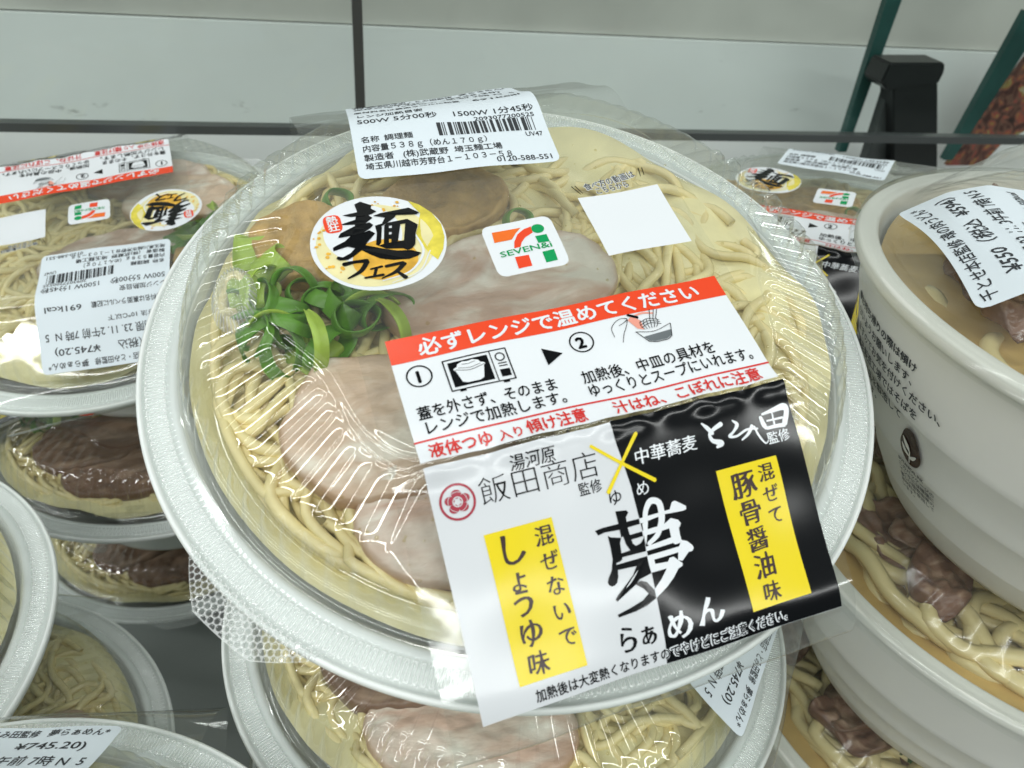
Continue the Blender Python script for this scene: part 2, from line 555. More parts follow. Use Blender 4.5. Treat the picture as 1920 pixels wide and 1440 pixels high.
yume_w = [[(4.162,-2.045),(4.881,-2.036),(4.969,-1.9),(5.049,-1.888),(5.272,-2.06),(5.259,-2.128),(5.185,-2.142),(4.755,-2.104),(4.158,-2.152)],[(4.195,-2.16),(4.332,-2.148),(4.27,-2.334),(4.161,-2.607),(4.154,-2.526)],[(4.154,-2.307),(4.51,-2.305),(4.675,-2.297),(4.784,-2.252),(4.858,-2.219),(5.015,-2.295),(5.057,-2.376),(5.026,-2.429),(4.985,-2.46),(4.767,-2.413),(4.591,-2.418),(4.149,-2.415)],[(4.768,-2.409),(4.986,-2.456),(4.973,-2.598),(4.976,-2.72),(4.931,-2.769),(4.81,-2.771),(4.739,-2.704),(4.757,-2.588)],[(4.138,-2.641),(4.752,-2.607),(4.755,-2.728),(4.131,-2.729)],[(4.121,-2.826),(4.882,-2.834),(4.976,-2.72),(5.094,-2.777),(5.187,-2.89),(5.2,-2.954),(5.148,-3.002),(5.06,-3.001),(4.873,-3.136),(4.774,-3.093),(4.832,-2.946),(4.269,-2.941),(4.11,-2.933)],[(4.11,-3.067),(4.226,-3.03),(4.542,-3.066),(4.601,-3.001),(4.698,-3.004),(4.774,-3.093),(4.857,-3.183),(4.837,-3.237),(4.733,-3.262),(4.588,-3.406),(4.38,-3.553),(4.09,-3.707),(4.097,-3.522),(4.294,-3.373),(4.479,-3.19),(4.115,-3.181)],[(4.111,-2.929),(4.249,-2.936),(4.247,-3.035),(4.109,-3.071)]]
men = [[(-3.737,2.574),(-3.573,2.651),(-3.328,2.463),(-3.373,2.344),(-3.471,2.253),(-3.569,1.937),(-3.686,1.66),(-3.812,1.336),(-4.182,1.185),(-4.532,1.112),(-4.53,1.217),(-4.467,1.255),(-4.223,1.355),(-4.043,1.5),(-3.905,1.712),(-3.821,2.025),(-3.723,2.312)],[(-4.098,2.231),(-3.731,2.271),(-3.38,2.36),(-3.252,2.224),(-3.387,2.148),(-3.491,2.116),(-3.915,2.131)],[(-4.185,1.931),(-3.863,2.007),(-3.489,2.129),(-3.398,2.009),(-3.513,1.924),(-3.631,1.826),(-4.154,1.896)],[(-4.342,1.518),(-4.262,1.634),(-3.907,1.795),(-3.506,1.866),(-3.432,1.765),(-3.531,1.664),(-3.729,1.547),(-3.966,1.509),(-4.308,1.497)],[(-3.884,1.354),(-3.729,1.547),(-3.564,1.603),(-3.447,1.479),(-3.655,1.271),(-3.881,1.006),(-4.101,0.85),(-4.265,0.773),(-4.446,0.792),(-4.515,0.861),(-4.474,0.929),(-4.356,0.874),(-4.152,0.967),(-3.939,1.18),(-4.008,1.303)],[(-4.182,1.185),(-3.987,1.312),(-3.724,1.127),(-3.399,0.968),(-3.056,0.805),(-2.727,0.738),(-2.514,0.593),(-2.629,0.516),(-2.852,0.465),(-3.216,0.529),(-3.508,0.652),(-3.712,0.833),(-3.912,1.04)],[(-3.374,2.074),(-3.173,2.14),(-2.44,2.212),(-2.22,1.972),(-2.312,1.923),(-2.808,2.011),(-2.868,1.926),(-3.079,1.778),(-3.235,1.69),(-3.387,1.616),(-3.401,1.73),(-3.217,1.77),(-3.095,1.965)],[(-3.392,1.728),(-3.297,1.761),(-3.241,1.664),(-3.377,1.15),(-3.454,1.062),(-3.508,1.115),(-3.407,1.483)],[(-3.174,1.703),(-3.045,1.756),(-3.207,1.055),(-3.328,1.071)],[(-2.977,1.712),(-2.757,1.73),(-2.977,1.094),(-3.15,1.055)],[(-3.174,1.703),(-3.079,1.778),(-2.569,1.812),(-2.366,1.553),(-2.44,1.417),(-2.655,1.664),(-3.124,1.664)],[(-2.655,1.664),(-2.569,1.812),(-2.369,1.54),(-2.489,1.263),(-2.589,0.905),(-2.693,0.797),(-2.817,0.76),(-2.902,0.847),(-2.756,1.327)],[(-3.454,1.062),(-3.31,1.107),(-2.965,1.105),(-2.813,1.095),(-2.857,0.836),(-3.293,0.929)],[(-3.094,1.587),(-2.998,1.578),(-3.029,1.447),(-3.124,1.456)],[(-3.142,1.378),(-3.066,1.374),(-3.102,1.219),(-3.175,1.236)]]
fesu = [[(-4.379,0.65,0.124),(-4.116,0.672,0.095),(-3.823,0.652,0.124)],[(-3.829,0.627,0.124),(-4.034,0.36,0.109),(-4.368,0.192,0.044)],[(-3.804,0.364,0.051),(-3.527,0.388,0.073)],[(-3.662,0.37,0.073),(-3.776,0.104,0.073)],[(-3.993,0.118,0.058),(-3.554,0.109,0.088)],[(-3.439,0.366,0.095),(-3.013,0.385,0.102)],[(-2.989,0.358,0.124),(-3.25,0.135,0.102),(-3.614,0.003,0.036)],[(-3.232,0.161,0.058),(-3.067,-0.113,0.124)]]
tomita = [[(6.087,-0.444,0.036),(6.202,-0.581,0.095),(6.291,-0.72,0.08)],[(6.547,-0.559,0.109),(6.319,-0.639,0.08),(6.215,-0.721,0.073),(6.253,-0.867,0.095),(6.443,-0.965,0.124),(6.314,-1.027,0.058)],[(6.827,-0.547,0.036),(6.912,-0.661,0.088),(6.791,-0.789,0.058),(6.668,-0.867,0.066),(6.838,-0.902,0.051),(7.108,-0.82,0.051),(7.368,-0.856,0.044)],[(7.257,-0.763,0.08),(7.123,-0.91,0.066),(6.935,-1.013,0.036)],[(7.3,-0.79,0.044),(7.347,-1.008,0.051),(7.45,-1.204,0.036),(7.537,-1.17,0.022)],[(7.505,-0.629,0.08),(7.529,-0.802,0.109),(7.57,-0.897,0.08)],[(7.557,-0.58,0.044),(7.838,-0.548,0.095),(8.119,-0.527,0.153),(8.157,-0.648,0.124),(8.026,-0.903,0.124)],[(7.588,-0.901,0.073),(7.822,-0.904,0.08),(8.021,-0.92,0.095)],[(7.804,-0.605,0.036),(7.784,-0.871,0.051)],[(7.63,-0.745,0.036),(8.026,-0.755,0.051)]]
s_o = [(-0.657,0.85),(0.093,0.822),(-0.077,0.683),(-0.24,0.5),(-0.69,0.511)]
s_r = [(0.152,0.752),(0.353,0.794),(0.327,0.575),(0.099,0.474),(-0.04,0.342),(-0.114,0.207),(-0.275,0.208),(-0.209,0.41),(-0.056,0.623)]
s_r2 = [(-0.347,-0.07),(-0.0,-0.091),(-0.024,-0.441),(-0.372,-0.444)]
s_g1 = [(0.347,0.442),(0.644,0.437),(0.646,0.187),(0.354,0.203)]
s_g2 = [(0.353,-0.091),(0.666,-0.075),(0.646,-0.421),(0.342,-0.431)]
b_specks = [(-4.863,1.617),(-4.855,1.349),(-4.707,1.05),(-4.71,0.64),(-4.485,0.482),(-3.187,2.503),(-3.036,2.294),(-2.734,2.397),(-4.682,1.79)]


def shift(lst, dx, dy=0.0):
    return [[(a + dx, b + dy, c) for a, b, c in s] for s in lst]


def split(shape, x):
    """cut a flat shape at a vertical line -> (left, right)"""
    import bmesh
    res = []
    for keep in (0, 1):
        bm = bmesh.new()
        vs_ = [bm.verts.new((float(q[0]), float(q[1]), float(q[2]) if len(q) > 2 else 0.0)) for q in np.asarray(shape[0])]
        for f in shape[1]:
            try:
                bm.faces.new([vs_[i] for i in f])
            except ValueError:
                pass
        geo = list(bm.verts) + list(bm.edges) + list(bm.faces)
        bmesh.ops.bisect_plane(bm, geom=geo, plane_co=(x, 0, 0), plane_no=(1, 0, 0), clear_outer=(keep == 0), clear_inner=(keep == 1))
        bm.verts.index_update()
        res.append((np.array([tuple(q.co) for q in bm.verts]), [[q.index for q in f.verts] for f in bm.faces]))
        bm.free()
    return res


# ---------------------------------------------------------------- lid, bowl and contents of the ramen pack
LIDR = np.array([0, 5.6, 6.05, 7.95, 8.35, 8.56, 8.70, 8.81, 8.88, 8.97])
LIDZ = np.array([2.99, 2.965, 2.93, 2.26, 1.90, 1.36, 0.80, 0.30, 0.08, 0.04])


def build_lid(parent):
    n = 1232
    pth, ss = smooth_path(list(zip(LIDR, LIDZ)), (0.2, 0.2, 0.2, 0.18, 0.15, 0.1, 0.08, 0.04))
    s = np.concatenate([np.arange(0.05, 5.5, 0.075), np.arange(5.5, ss[-1], 0.05), [ss[-1]]])
    r, z = np.interp(s, ss, pth[:, 0]), np.interp(s, ss, pth[:, 1])
    dr, dz = np.gradient(r, s), np.gradient(z, s)
    L = np.hypot(dr, dz)
    nr, nz = (-dz / L)[:, None], (dr / L)[:, None]
    th = np.linspace(0, 2 * np.pi, n, endpoint=False)
    ri = 6.0 + 0.28 * np.cos(8 * th)
    rad, sm = r[:, None], s[:, None]
    a = np.clip((rad - ri - 0.15) / 0.4, 0, 1)
    top = a * a * (3 - 2 * a) * np.clip((8.2 - rad) / 0.3, 0, 1)
    wall = np.clip((rad - 8.25) / 0.12, 0, 1) * np.clip((8.86 - rad) / 0.08, 0, 1)
    arch = np.abs(np.cos(44 * th)) - 0.55
    deg = (np.degrees(th) + 180) % 360 - 180

    def zone(a0, a1, soft=5.0):
        return np.clip((deg - a0) / soft, 0, 1) * np.clip((a1 - deg) / soft, 0, 1)
    beads = zone(-11, 27) + zone(128, 158)
    lng = zone(-48, -11)
    d = top * (0.058 + 0.05 * lng) * arch + wall * 0.075 * arch
    bw = np.clip((rad - 7.55) / 0.22, 0, 1) * np.clip((8.84 - rad) / 0.1, 0, 1)
    d = d + beads * bw * 0.17 * (np.clip(np.cos(88 * th), -0.4, 1) - 0.2)
    d = d + 0.045 * np.exp(-((rad - ri) / 0.09) ** 2) - 0.05 * np.exp(-((rad - ri - 0.22) / 0.09) ** 2)
    x, y = rad * np.cos(th), rad * np.sin(th)
    inb = np.clip((4.9 - np.abs(x)) / 0.3, 0, 1)
    for c in (0.50, -0.02):                       # two long bars across the top
        d = d + inb * 0.06 * np.exp(-((y - c) / 0.15) ** 2)
    cw = np.clip((2.1 - np.abs(x)) / 0.15, 0, 1) * np.clip((y + 2.3) / 0.2, 0, 1) * np.clip((-1.05 + 0.28 * (np.floor((x + 2.1) / 0.42) % 2) - y) / 0.22, 0, 1)
    d = d + cw * 0.07 * np.clip(np.cos(2 * np.pi * (x + 2.1) / 0.42), -0.2, 1)
    R2 = rad + nr * d
    X, Y, Z = R2 * np.cos(th), R2 * np.sin(th), z[:, None] + nz * d
    # sloping facets front and back where the wrap lies
    fz = np.where(Y < 0, np.interp(-Y, [5.0, 9.6], [2.98, 0.55]), np.interp(Y, [5.9, 9.5], [2.98, 0.72])) - 0.06
    k = np.clip((5.3 - np.abs(X)) / 0.6, 0, 1)
    k = k * k * (3 - 2 * k)
    Z = Z * (1 - k) + np.minimum(Z, np.maximum(fz, 0.04)) * k
    lid = add("lid", mesh("lid", np.stack([X, Y, Z], -1).reshape(-1, 3), grid_faces(len(s), n, True, True), M["pet"]), parent)
    # flat flange with a pressed meander all the way round
    n, teeth = 4480, 330
    rr = np.array([8.95, 9.08, 9.18, 9.24, 9.28, 9.32, 9.38, 9.45, 9.53, 9.61, 9.67, 9.71, 9.75, 9.80, 9.84])
    th = np.linspace(0, 2 * np.pi, n, endpoint=False)
    s = (th * teeth / (2 * np.pi)) % 1.0
    inside = (rr > 9.25) & (rr < 9.74)
    wall = np.maximum(np.exp(-((s - 0.25) / 0.10) ** 2), np.exp(-((s - 0.75) / 0.10) ** 2))
    line = np.where(inside[:, None], wall[None, :], 0.0)
    for q, lo in ((9.28, True), (9.71, False)):
        cap = np.where((s > 0.2) & (s < 0.8), 1.0, 0.0) if lo else np.where((s < 0.3) | (s > 0.7), 1.0, 0.0)
        line = np.maximum(line, np.exp(-((rr - q) / 0.03) ** 2)[:, None] * cap[None, :])
    z = 0.03 + 0.05 * line
    z[-2:] -= np.array([0.01, 0.06])[:, None]
    x, y = rr[:, None] * np.cos(th), rr[:, None] * np.sin(th)
    add("flange", mesh("flange", np.stack([x, y, z], -1).reshape(-1, 3), grid_faces(len(rr), n, True, True), M["pet_rib"], attr=line.ravel()), lid)
    # pull tab with a pressed honeycomb
    ca, hw = R(-144.6), R(12.0)
    na, nr = 420, 80
    t = np.linspace(-1, 1, na)
    reach = 0.03 + 0.80 * np.clip((1 - np.abs(t)) / 0.62, 0, 1) ** 0.9
    s = np.linspace(0, 1, nr)
    rad = 9.82 + s[:, None] * reach[None, :]
    ang = ca + t[None, :] * hw + 0 * s[:, None]
    x, y = rad * np.cos(ang), rad * np.sin(ang)
    px_, py_ = (ang - ca) * 10.2, rad
    k = 2 * np.pi / 0.135
    hexa = np.cos(k * px_) + np.cos(k * (0.5 * px_ + 0.866 * py_)) + np.cos(k * (0.5 * px_ - 0.866 * py_))
    line = np.clip((-0.35 - hexa) / 0.7, 0, 1)
    line = np.maximum(line, np.clip((s[:, None] - 0.955) / 0.02, 0, 1) + 0 * px_)
    z = 0.0 + 0.03 * line - 0.10 * s[:, None]
    add("pull_tab", mesh("pull_tab", np.stack([x, y, z], -1).reshape(-1, 3), grid_faces(nr, na, False, True), M["pet_rib"], attr=line.ravel()), lid)
    # ridged oval boss on the left shoulder
    nt, nr = 150, 22
    t = np.linspace(0, 2 * np.pi, nt, endpoint=False)
    s = np.linspace(0.02, 1, nr)
    x = -7.0 + 0.52 * s[:, None] * np.cos(t) + 0.12 * s[:, None] * np.sin(t)
    y = 0.72 + 0.98 * s[:, None] * np.sin(t)
    z = 2.45 + 0.42 * np.sqrt(np.clip(1 - s[:, None] ** 2, 0, 1)) + 0.05 * np.cos(34 * t)[None, :] * np.clip((s[:, None] - 0.6) / 0.2, 0, 1) + 0.03 * np.cos(24 * s[:, None])
    add("boss", mesh("boss", np.stack([x, y, z], -1).reshape(-1, 3), grid_faces(nr, nt, True, True), M["pet_rib"], attr=(0.55 * (0.5 + 0.5 * np.cos(34 * t))[None, :] * np.clip((s[:, None] - 0.6) / 0.2, 0, 1) + 0.12 + 0.25 * np.exp(-((s[:, None] * np.cos(t) * 6 + s[:, None] * np.sin(t) * 2) % 1.5 / 0.3) ** 2)).ravel()), lid)
    return lid


BOWL = [(0, -6.0), (4.3, -6.0), (4.6, -6.2), (5.2, -6.2), (5.4, -6.05), (5.5, -5.6), (5.9, -4.4), (6.7, -3.0), (7.9, -1.7), (8.9, -0.9), (9.35, -0.62), (9.6, -0.48), (9.85, -0.42),
        (9.97, -0.33), (10.0, -0.20), (9.99, -0.10), (9.94, -0.04), (9.88, -0.05), (9.84, -0.12), (9.80, -0.22), (9.70, -0.27), (9.45, -0.27), (9.30, -0.22), (9.22, -0.08), (9.14, -0.015), (9.04, -0.01), (8.95, -0.05), (8.87, -0.16), (8.72, -0.5),
        (8.2, -1.0), (7.3, -1.9), (6.2, -3.2), (5.3, -5.0), (4.6, -5.6), (0, -5.6)]


def slab(pts, z0, thick, seed=0, tilt=(0, 0), rough=0.06, nr=26, n=96, edge_w=0.16, curl=0.0):
    """irregular slice: closed outline (cm) pulled to a rounded slab with an uneven top"""
    P = np.array(pts, float)
    c = P.mean(0)
    Q = np.vstack([P, P[:1]])
    # smooth closed outline by angle resampling of a Catmull-Rom loop
    m = len(P)
    o = []
    for i in range(m):
        a, b, d, e = P[i - 1], P[i], P[(i + 1) % m], P[(i + 2) % m]
        for s in np.linspace(0, 1, 12, endpoint=False):
            o.append(0.5 * ((2 * b) + (d - a) * s + (2 * a - 5 * b + 4 * d - e) * s * s + (3 * b - a - 3 * d + e) * s ** 3))
    o = np.array(o)
    idx = np.linspace(0, len(o), n, endpoint=False).astype(int)
    o = o[idx]
    # profile: top from the middle outwards, over the edge, down and under
    prof = [(t, 1.0) for t in np.linspace(0.0, 0.94, nr)] + [(0.975, 0.93), (0.995, 0.72), (1.0, 0.45), (0.99, 0.15), (0.95, 0.0), (0.5, 0.0)]
    V, E = [], []
    for t, h in prof:
        for k in range(n):
            x, y = c + (o[k] - c) * t
            wob = noise.noise(Vector((x * 0.9 + seed, y * 0.9, seed))) * rough * 2.4 + noise.noise(Vector((x * 2.6, y * 2.6 + seed, 1))) * rough
            j = 1 + 0.03 * noise.noise(Vector((x * 2.2, y * 2.2, seed + 5))) * (t > 0.9)
            x, y = c + (o[k] - c) * t * j
            z = z0 + thick * h + wob * min(1, h * 1.4) + tilt[0] * (x - c[0]) + tilt[1] * (y - c[1]) + curl * ((x - c[0]) ** 2 + (y - c[1]) ** 2)
            V.append((x, y, z))
            E.append(min(1.0, max(0.0, (t - (1 - edge_w)) / edge_w)) ** 2 * 0.85)
    F = [list(q) for q in grid_faces(len(prof), n, True, True)]
    return V, F, E


def strand(rad, n=46, spread=7.6, z_lo=0.0, z_hi=0.6, wob=0.55, length=13.0, ring=None):
    """one noodle: a meandering path inside the bowl"""
    a = rng.uniform(0, 2 * np.pi)
    r = spread * math.sqrt(rng.uniform(0.02, 1))
    p = np.array([r * math.cos(a), r * math.sin(a)])
    d = a + np.pi / 2 * rng.choice([-1, 1]) + rng.normal(0, 0.7)
    zc = rng.uniform(z_lo, z_hi)
    ph = rng.uniform(0, 6.28)
    k = rng.normal(0, 0.25)
    st = length / n
    out = []
    for i in range(n):
        k += rng.normal(0, 0.16)
        k *= 0.93
        turn = k * st + wob * st * math.cos(i * st * 1.9 + ph)
        rr = np.hypot(*p)
        if rr > spread * 0.86:                       # bend back along the wall
            inward = math.atan2(-p[1], -p[0])
            diff = (inward - d + np.pi) % (2 * np.pi) - np.pi
            turn += 0.75 * st * np.sign(diff) * min(1, (rr - spread * 0.86) / (spread * 0.10))
        d += turn
        p = p + st * np.array([math.cos(d), math.sin(d)])
        rr = np.hypot(*p)
        if rr > spread:
            p *= spread / rr
        out.append((p[0], p[1], zc + 0.16 * math.sin(i * st * 1.1 + ph) + 0.10 * math.sin(i * st * 2.3)))
    return tube(out, rad, 8)


def noodle_bed(name, count, rad, m, parent, spread, z_lo, z_hi, length, wob):
    V, F = join([strand(rad * rng.uniform(0.9, 1.1), 46, spread, z_lo, z_hi, wob, length) for _ in range(count)])
    o = add(name, mesh(name, V, F, m), parent)
    o["kind"] = "stuff"
    return o


def scallion_mesh(r, h, wall, squash, m):
    n = 40
    prof = [(r, 0), (r + 0.02, h * 0.5), (r, h), (r - wall * 0.5, h + 0.02), (r - wall, h), (r - wall - 0.02, h * 0.5), (r - wall, 0), (r - wall * 0.5, -0.02), (r, 0)]
    v, f = lathe(prof, n)
    v = np.array(v)
    th = np.arctan2(v[:, 1], v[:, 0])
    v[:, 0] *= 1 + 0.05 * np.cos(3 * th)
    v[:, 1] *= squash
    v[:, 2] += 0.06 * np.cos(2 * th + 1)
    return mesh("scallion_ring", v, f, m)


def curl_mesh(r, wd, turn, rise, m):
    """a shaving of scallion leaf, curled on itself"""
    n = 36
    a = np.linspace(0, turn, n)
    rr = r * (1 - 0.10 * a / turn)
    V = []
    for off in (0.0, 0.045):
        for s in (-0.5, 0.0, 0.5):
            q = rr - off - 0.05 * (1 - (2 * s) ** 2)
            V.append(np.stack([q * np.cos(a), q * np.sin(a), s * wd * np.clip(np.sin(np.pi * (0.08 + 0.84 * a / turn)) * 1.3, 0.2, 1) + rise * a / turn], 1))
    V = np.concatenate([V[0], V[1], V[2], V[5], V[4], V[3], V[0]])
    return mesh("scallion_strip", V, grid_faces(7, n), m)


def barcode(x, y, wd, ht, seed=3):
    rg = np.random.default_rng(seed)
    out, t = [], 0.0
    while t < wd:
        a = rg.choice([0.028, 0.028, 0.056, 0.084, 0.11])
        out.append(panel(x + t, min(x + t + a, x + wd), y, y + ht, 0.5))
        t += a + rg.choice([0.03, 0.03, 0.055, 0.085])
    return join2(out)


def price_lettering(code):
    t = []
    add_ = lambda *a, **k: t.append(text(*a, **k))
    add_("湯河原飯田商店・とみ田監修", 0.18, 5.78, 0.34, 3.25, 0.012)
    add_("夢らぁめん*", 3.65, 5.78, 0.34, 1.55, 0.012)
    add_("¥690（税込", 0.35, 5.15, 0.46, 2.1, 0.012)
    add_("¥745.20)", 3.15, 5.18, 0.42, 1.75, 0.012)
    add_("消費期限 23. 11. 2午前 7時 N  5", 0.2, 4.48, 0.46, 5.0, 0.010)
    add_("保存方法 10℃以下", 0.2, 4.0, 0.26, 2.5, 0.012)
    add_("原材料名は裏面ラベルに記載", 0.18, 3.32, 0.30, 3.1, 0.012)
    add_("691kcal", 3.65, 3.32, 0.36, 1.45, 0.012)
    add_("レンジ加熱目安", 0.2, 2.72, 0.29, 1.9, 0.012)
    add_("500W 5分00秒", 0.2, 2.28, 0.36, 2.25, 0.010)
    add_("1500W 1分45秒", 2.85, 2.28, 0.36, 2.4, 0.010)
    add_("2093077200525", 3.45, 2.02, 0.24, 1.75, 0.012)
    add_("名称", 0.22, 1.42, 0.28, 0.5, 0.012)
    add_("調理麺", 0.85, 1.42, 0.28, 0.78, 0.012)
    add_(code, 4.75, 1.16, 0.28, 0.5, 0.010)
    add_("内容量５３８ｇ（めん１７０ｇ）", 0.22, 1.04, 0.30, 3.4, 0.012)
    add_("製造者   (株)武蔵野  埼玉麺工場", 0.22, 0.68, 0.29, 3.75, 0.012)
    add_("埼玉県川越市芳野台１－１０３－５８", 0.22, 0.34, 0.29, 3.95, 0.012)
    add_("0120-588-551", 3.70, 0.14, 0.29, 1.55, 0.010)
    return join2(t)


ST = dict(x0=-3.42, y0=3.52, rot=R(-5.2))


def build_ramen(name):
    t = thing(name, "", "ramen bowl")
    v, f = lathe(BOWL, 200)
    add("bowl", mesh("bowl", v, f, M["foam"]), t)
    build_lid(t)
    # clear inner tray ring that holds the toppings
    v, f = lathe([(7.6, 0.05), (7.8, 0.16), (7.95, 0.20), (8.1, 0.16), (8.22, 0.10), (8.34, 0.14), (8.46, 0.24), (8.56, 0.26), (8.66, 0.18), (8.76, 0.05), (8.86, 0.02)], 160)
    add("topping_tray", mesh("topping_tray", v, f, M["pet_tray"]), t)
    # contents
    rr = np.array([0.02] + list(np.linspace(0.5, 8.68, 30)))
    th = np.linspace(0, 2 * np.pi, 120, endpoint=False)
    x, y = rr[:, None] * np.cos(th), rr[:, None] * np.sin(th)
    z = -0.06 + 0.15 * np.sin(1.1 * x + 0.4 * y) + 0.12 * np.cos(1.3 * y - 0.5 * x) + 0.07 * np.sin(2.7 * x + 1.9 * y)
    z = z + 0.33 / (1 + np.exp(-1.4 * (0.75 * x + 0.45 * y - 1.6)))
    add("broth", mesh("broth", np.stack([x, y, z], -1).reshape(-1, 3), grid_faces(len(rr), 120, True, True), M["broth"]), t)
    noodle_bed("noodles", 215, 0.145, M["noodle"], t, 8.0, -0.55, 0.42, 13.0, 0.75)
    for nm, pts, z0, th_, mm, sd, tl, ew in (
        ("pork_slice", [(-5.45, -0.5), (-4.33, -0.6), (-2.6, -0.9), (-0.9, -2.2), (-1.4, -3.9), (-3.2, -4.6), (-5.0, -4.5), (-5.8, -4.2), (-6.5, -3.2), (-6.75, -2.4), (-6.2, -1.4)], 0.45, 0.75, "pork", 3.0, (0.02, 0.03), 0.14),
        ("pork_slice", [(-4.9, -3.9), (-3.4, -3.7), (-1.2, -4.2), (0.8, -5.2), (0.4, -6.9), (-2.0, -7.3), (-3.95, -6.75), (-5.0, -6.1), (-5.5, -5.0)], 0.30, 0.62, "pork_pink", 8.0, (0.0, 0.05), 0.2),
        ("pork_slice", [(-3.6, 0.6), (-2.9, 1.9), (-1.0, 2.7), (1.4, 2.8), (2.9, 1.9), (3.1, 0.4), (1.6, -0.7), (-0.8, -0.9), (-2.8, -0.4)], 0.5, 0.6, "pork_pink", 5.0, (-0.02, 0.02), 0.14),
        ("bamboo_shoot", [(-6.5, 4.2), (-5.9, 4.9), (-4.9, 5.05), (-3.7, 4.5), (-3.0, 3.0), (-3.2, 1.9), (-4.2, 1.9), (-5.2, 2.3), (-6.1, 2.7), (-6.4, 3.4)], 0.5, 0.72, "bamboo", 2.0, (0.02, 0.04), 0.1),
        ("bamboo_shoot", [(-3.4, 4.0), (-2.8, 5.2), (-1.0, 5.7), (0.6, 5.6), (1.2, 4.6), (0.4, 3.6), (-1.3, 3.2), (-2.8, 3.2)], 0.42, 0.62, "bamboo", 7.0, (0.0, 0.03), 0.1),
    ):
        v, f, e = slab(pts, z0, th_, sd, tl, 0.07 if "pork" in nm else 0.11, edge_w=ew)
        add(nm, mesh(nm, v, f, M[mm], attr=e), t)
    rings = [scallion_mesh(0.62, 0.42, 0.055, 0.72, M["green"]), scallion_mesh(0.50, 0.85, 0.055, 0.6, M["green_pale"]),
             scallion_mesh(0.75, 0.55, 0.05, 0.55, M["green"]), scallion_mesh(0.44, 0.38, 0.06, 0.85, M["green"]), scallion_mesh(0.55, 1.15, 0.05, 0.45, M["green_pale"])]
    strips = [curl_mesh(0.62, 0.32, 3.6, 0.55, M["green"]), curl_mesh(0.95, 0.38, 2.4, 0.2, M["green_pale"]), curl_mesh(0.5, 0.26, 4.6, 0.9, M["green"])]
    spots = {1: [(-6.95, 2.35, 0.75, 70, 10, 60), (-6.4, 2.9, 0.85, 60, 0, 100), (-6.6, 3.45, 0.6, 50, 0, 160)],
             0: [(-4.35, 0.55, 1.1, 20, 10, 10), (-5.9, 0.9, 0.8, 45, 5, 30), (-5.0, 1.3, 0.85, 65, 0, 130), (-6.5, 0.2, 0.55, 50, 0, 75), (-4.1, 1.6, 0.8, 30, 10, 200)],
             2: [(-5.3, 0.15, 0.85, 75, 0, 40), (-4.7, 1.0, 0.95, 40, 10, 100), (-6.2, 1.4, 0.7, 70, 0, 140), (-3.6, 0.95, 0.9, 55, 0, 20)],
             3: [(-5.5, 2.1, 0.75, 35, 0, 30), (-3.95, 5.35, 0.7, 30, 10, 30), (-6.9, 1.2, 0.6, 60, 0, 10), (-3.4, 1.7, 0.9, 45, 0, 10), (0.9, 3.2, 0.9, 40, 0, 20)],
             4: [(-7.25, 2.9, 0.35, 80, 0, 75), (-6.0, -0.1, 0.45, 80, 0, 120)]}
    for k, lst in spots.items():
        for px, py, pz, rx, ry, rz in lst:
            o = add("scallion_ring", rings[k], t)
            o.location = (px * CM, py * CM, pz * CM)
            o.rotation_euler = (R(rx), R(ry), R(rz))
    for k in range(15):
        q = k / 14
        px, py = -7.0 + 3.4 * rng.uniform(0, 1), 0.0 + 3.0 * rng.uniform(0, 1) - 0.0
        o = add("scallion_strip", strips[k % 3], t)
        o.location = (px * CM, py * CM, rng.uniform(0.55, 1.25) * CM)
        o.rotation_euler = (rng.uniform(0.1, 1.5), rng.uniform(-0.6, 0.6), rng.uniform(0, 6.28))
    dr = []
    ico_t = np.linspace(0, 2 * np.pi, 8, endpoint=False)
    for _ in range(260):
        a, r = rng.uniform(0, 2 * np.pi), 8.2 * math.sqrt(rng.uniform(0.02, 1))
        q = rng.uniform(0.018, 0.06)
        c = np.array([r * math.cos(a), r * math.sin(a), rng.uniform(0.2, 0.75)])
        if -6.6 < c[0] < 3 and -7.2 < c[1] < 2.8:
            c[2] += 0.62
        v = [c + np.array([0, 0, q])] + [c + q * np.array([math.cos(b) * math.cos(e), math.sin(b) * math.cos(e), math.sin(e)]) for e in (0.7, 0.0) for b in ico_t]
        dr.append((np.array(v), [(0, 1 + i, 1 + (i + 1) % 8) for i in range(8)] + [(1 + i, 9 + i, 9 + (i + 1) % 8, 1 + (i + 1) % 8) for i in range(8)]))
    v, f = join(dr)
    o = add("oil_droplets", mesh("oil_droplets", v, f, M["oil"]), t)
    o["kind"] = "stuff"
    # wrap film
    us = np.linspace(-4.62, 4.72, 60)
    ps = np.concatenate([-np.arange(0, _fs[-1], 0.1)[::-1], np.arange(0.1, _bs[-1], 0.1)])
    U, Pp = np.meshgrid(us, ps, indexing="xy")
    add("wrap_film", mesh("wrap_film", band(U.ravel(), Pp.ravel(), 0.0), grid_faces(len(ps), 60, False), M["film"]), t)

    def sheet(nm, shape, m, par, lift, **k):
        o = on_band(nm, shape, M[m], par, lift, **k)
        o.data.polygons.foreach_set("use_smooth", [True] * len(o.data.polygons))
        return o
    # ---- instruction panel
    ip = sheet("instruction_panel", panel(-3.97, 4.27, -5.0, -1.83, 0.12), "ink_white", t, 0.012)
    sheet("banner", panel(-3.97, 4.27, -2.47, -1.825, 0.12), "ink_red", ip, 0.020)
    on_band("lettering", text("必ずレンジで温めてください", -3.32, -2.36, 0.50, 6.95, 0.024, 3), M["ink_white"], ip, 0.030)
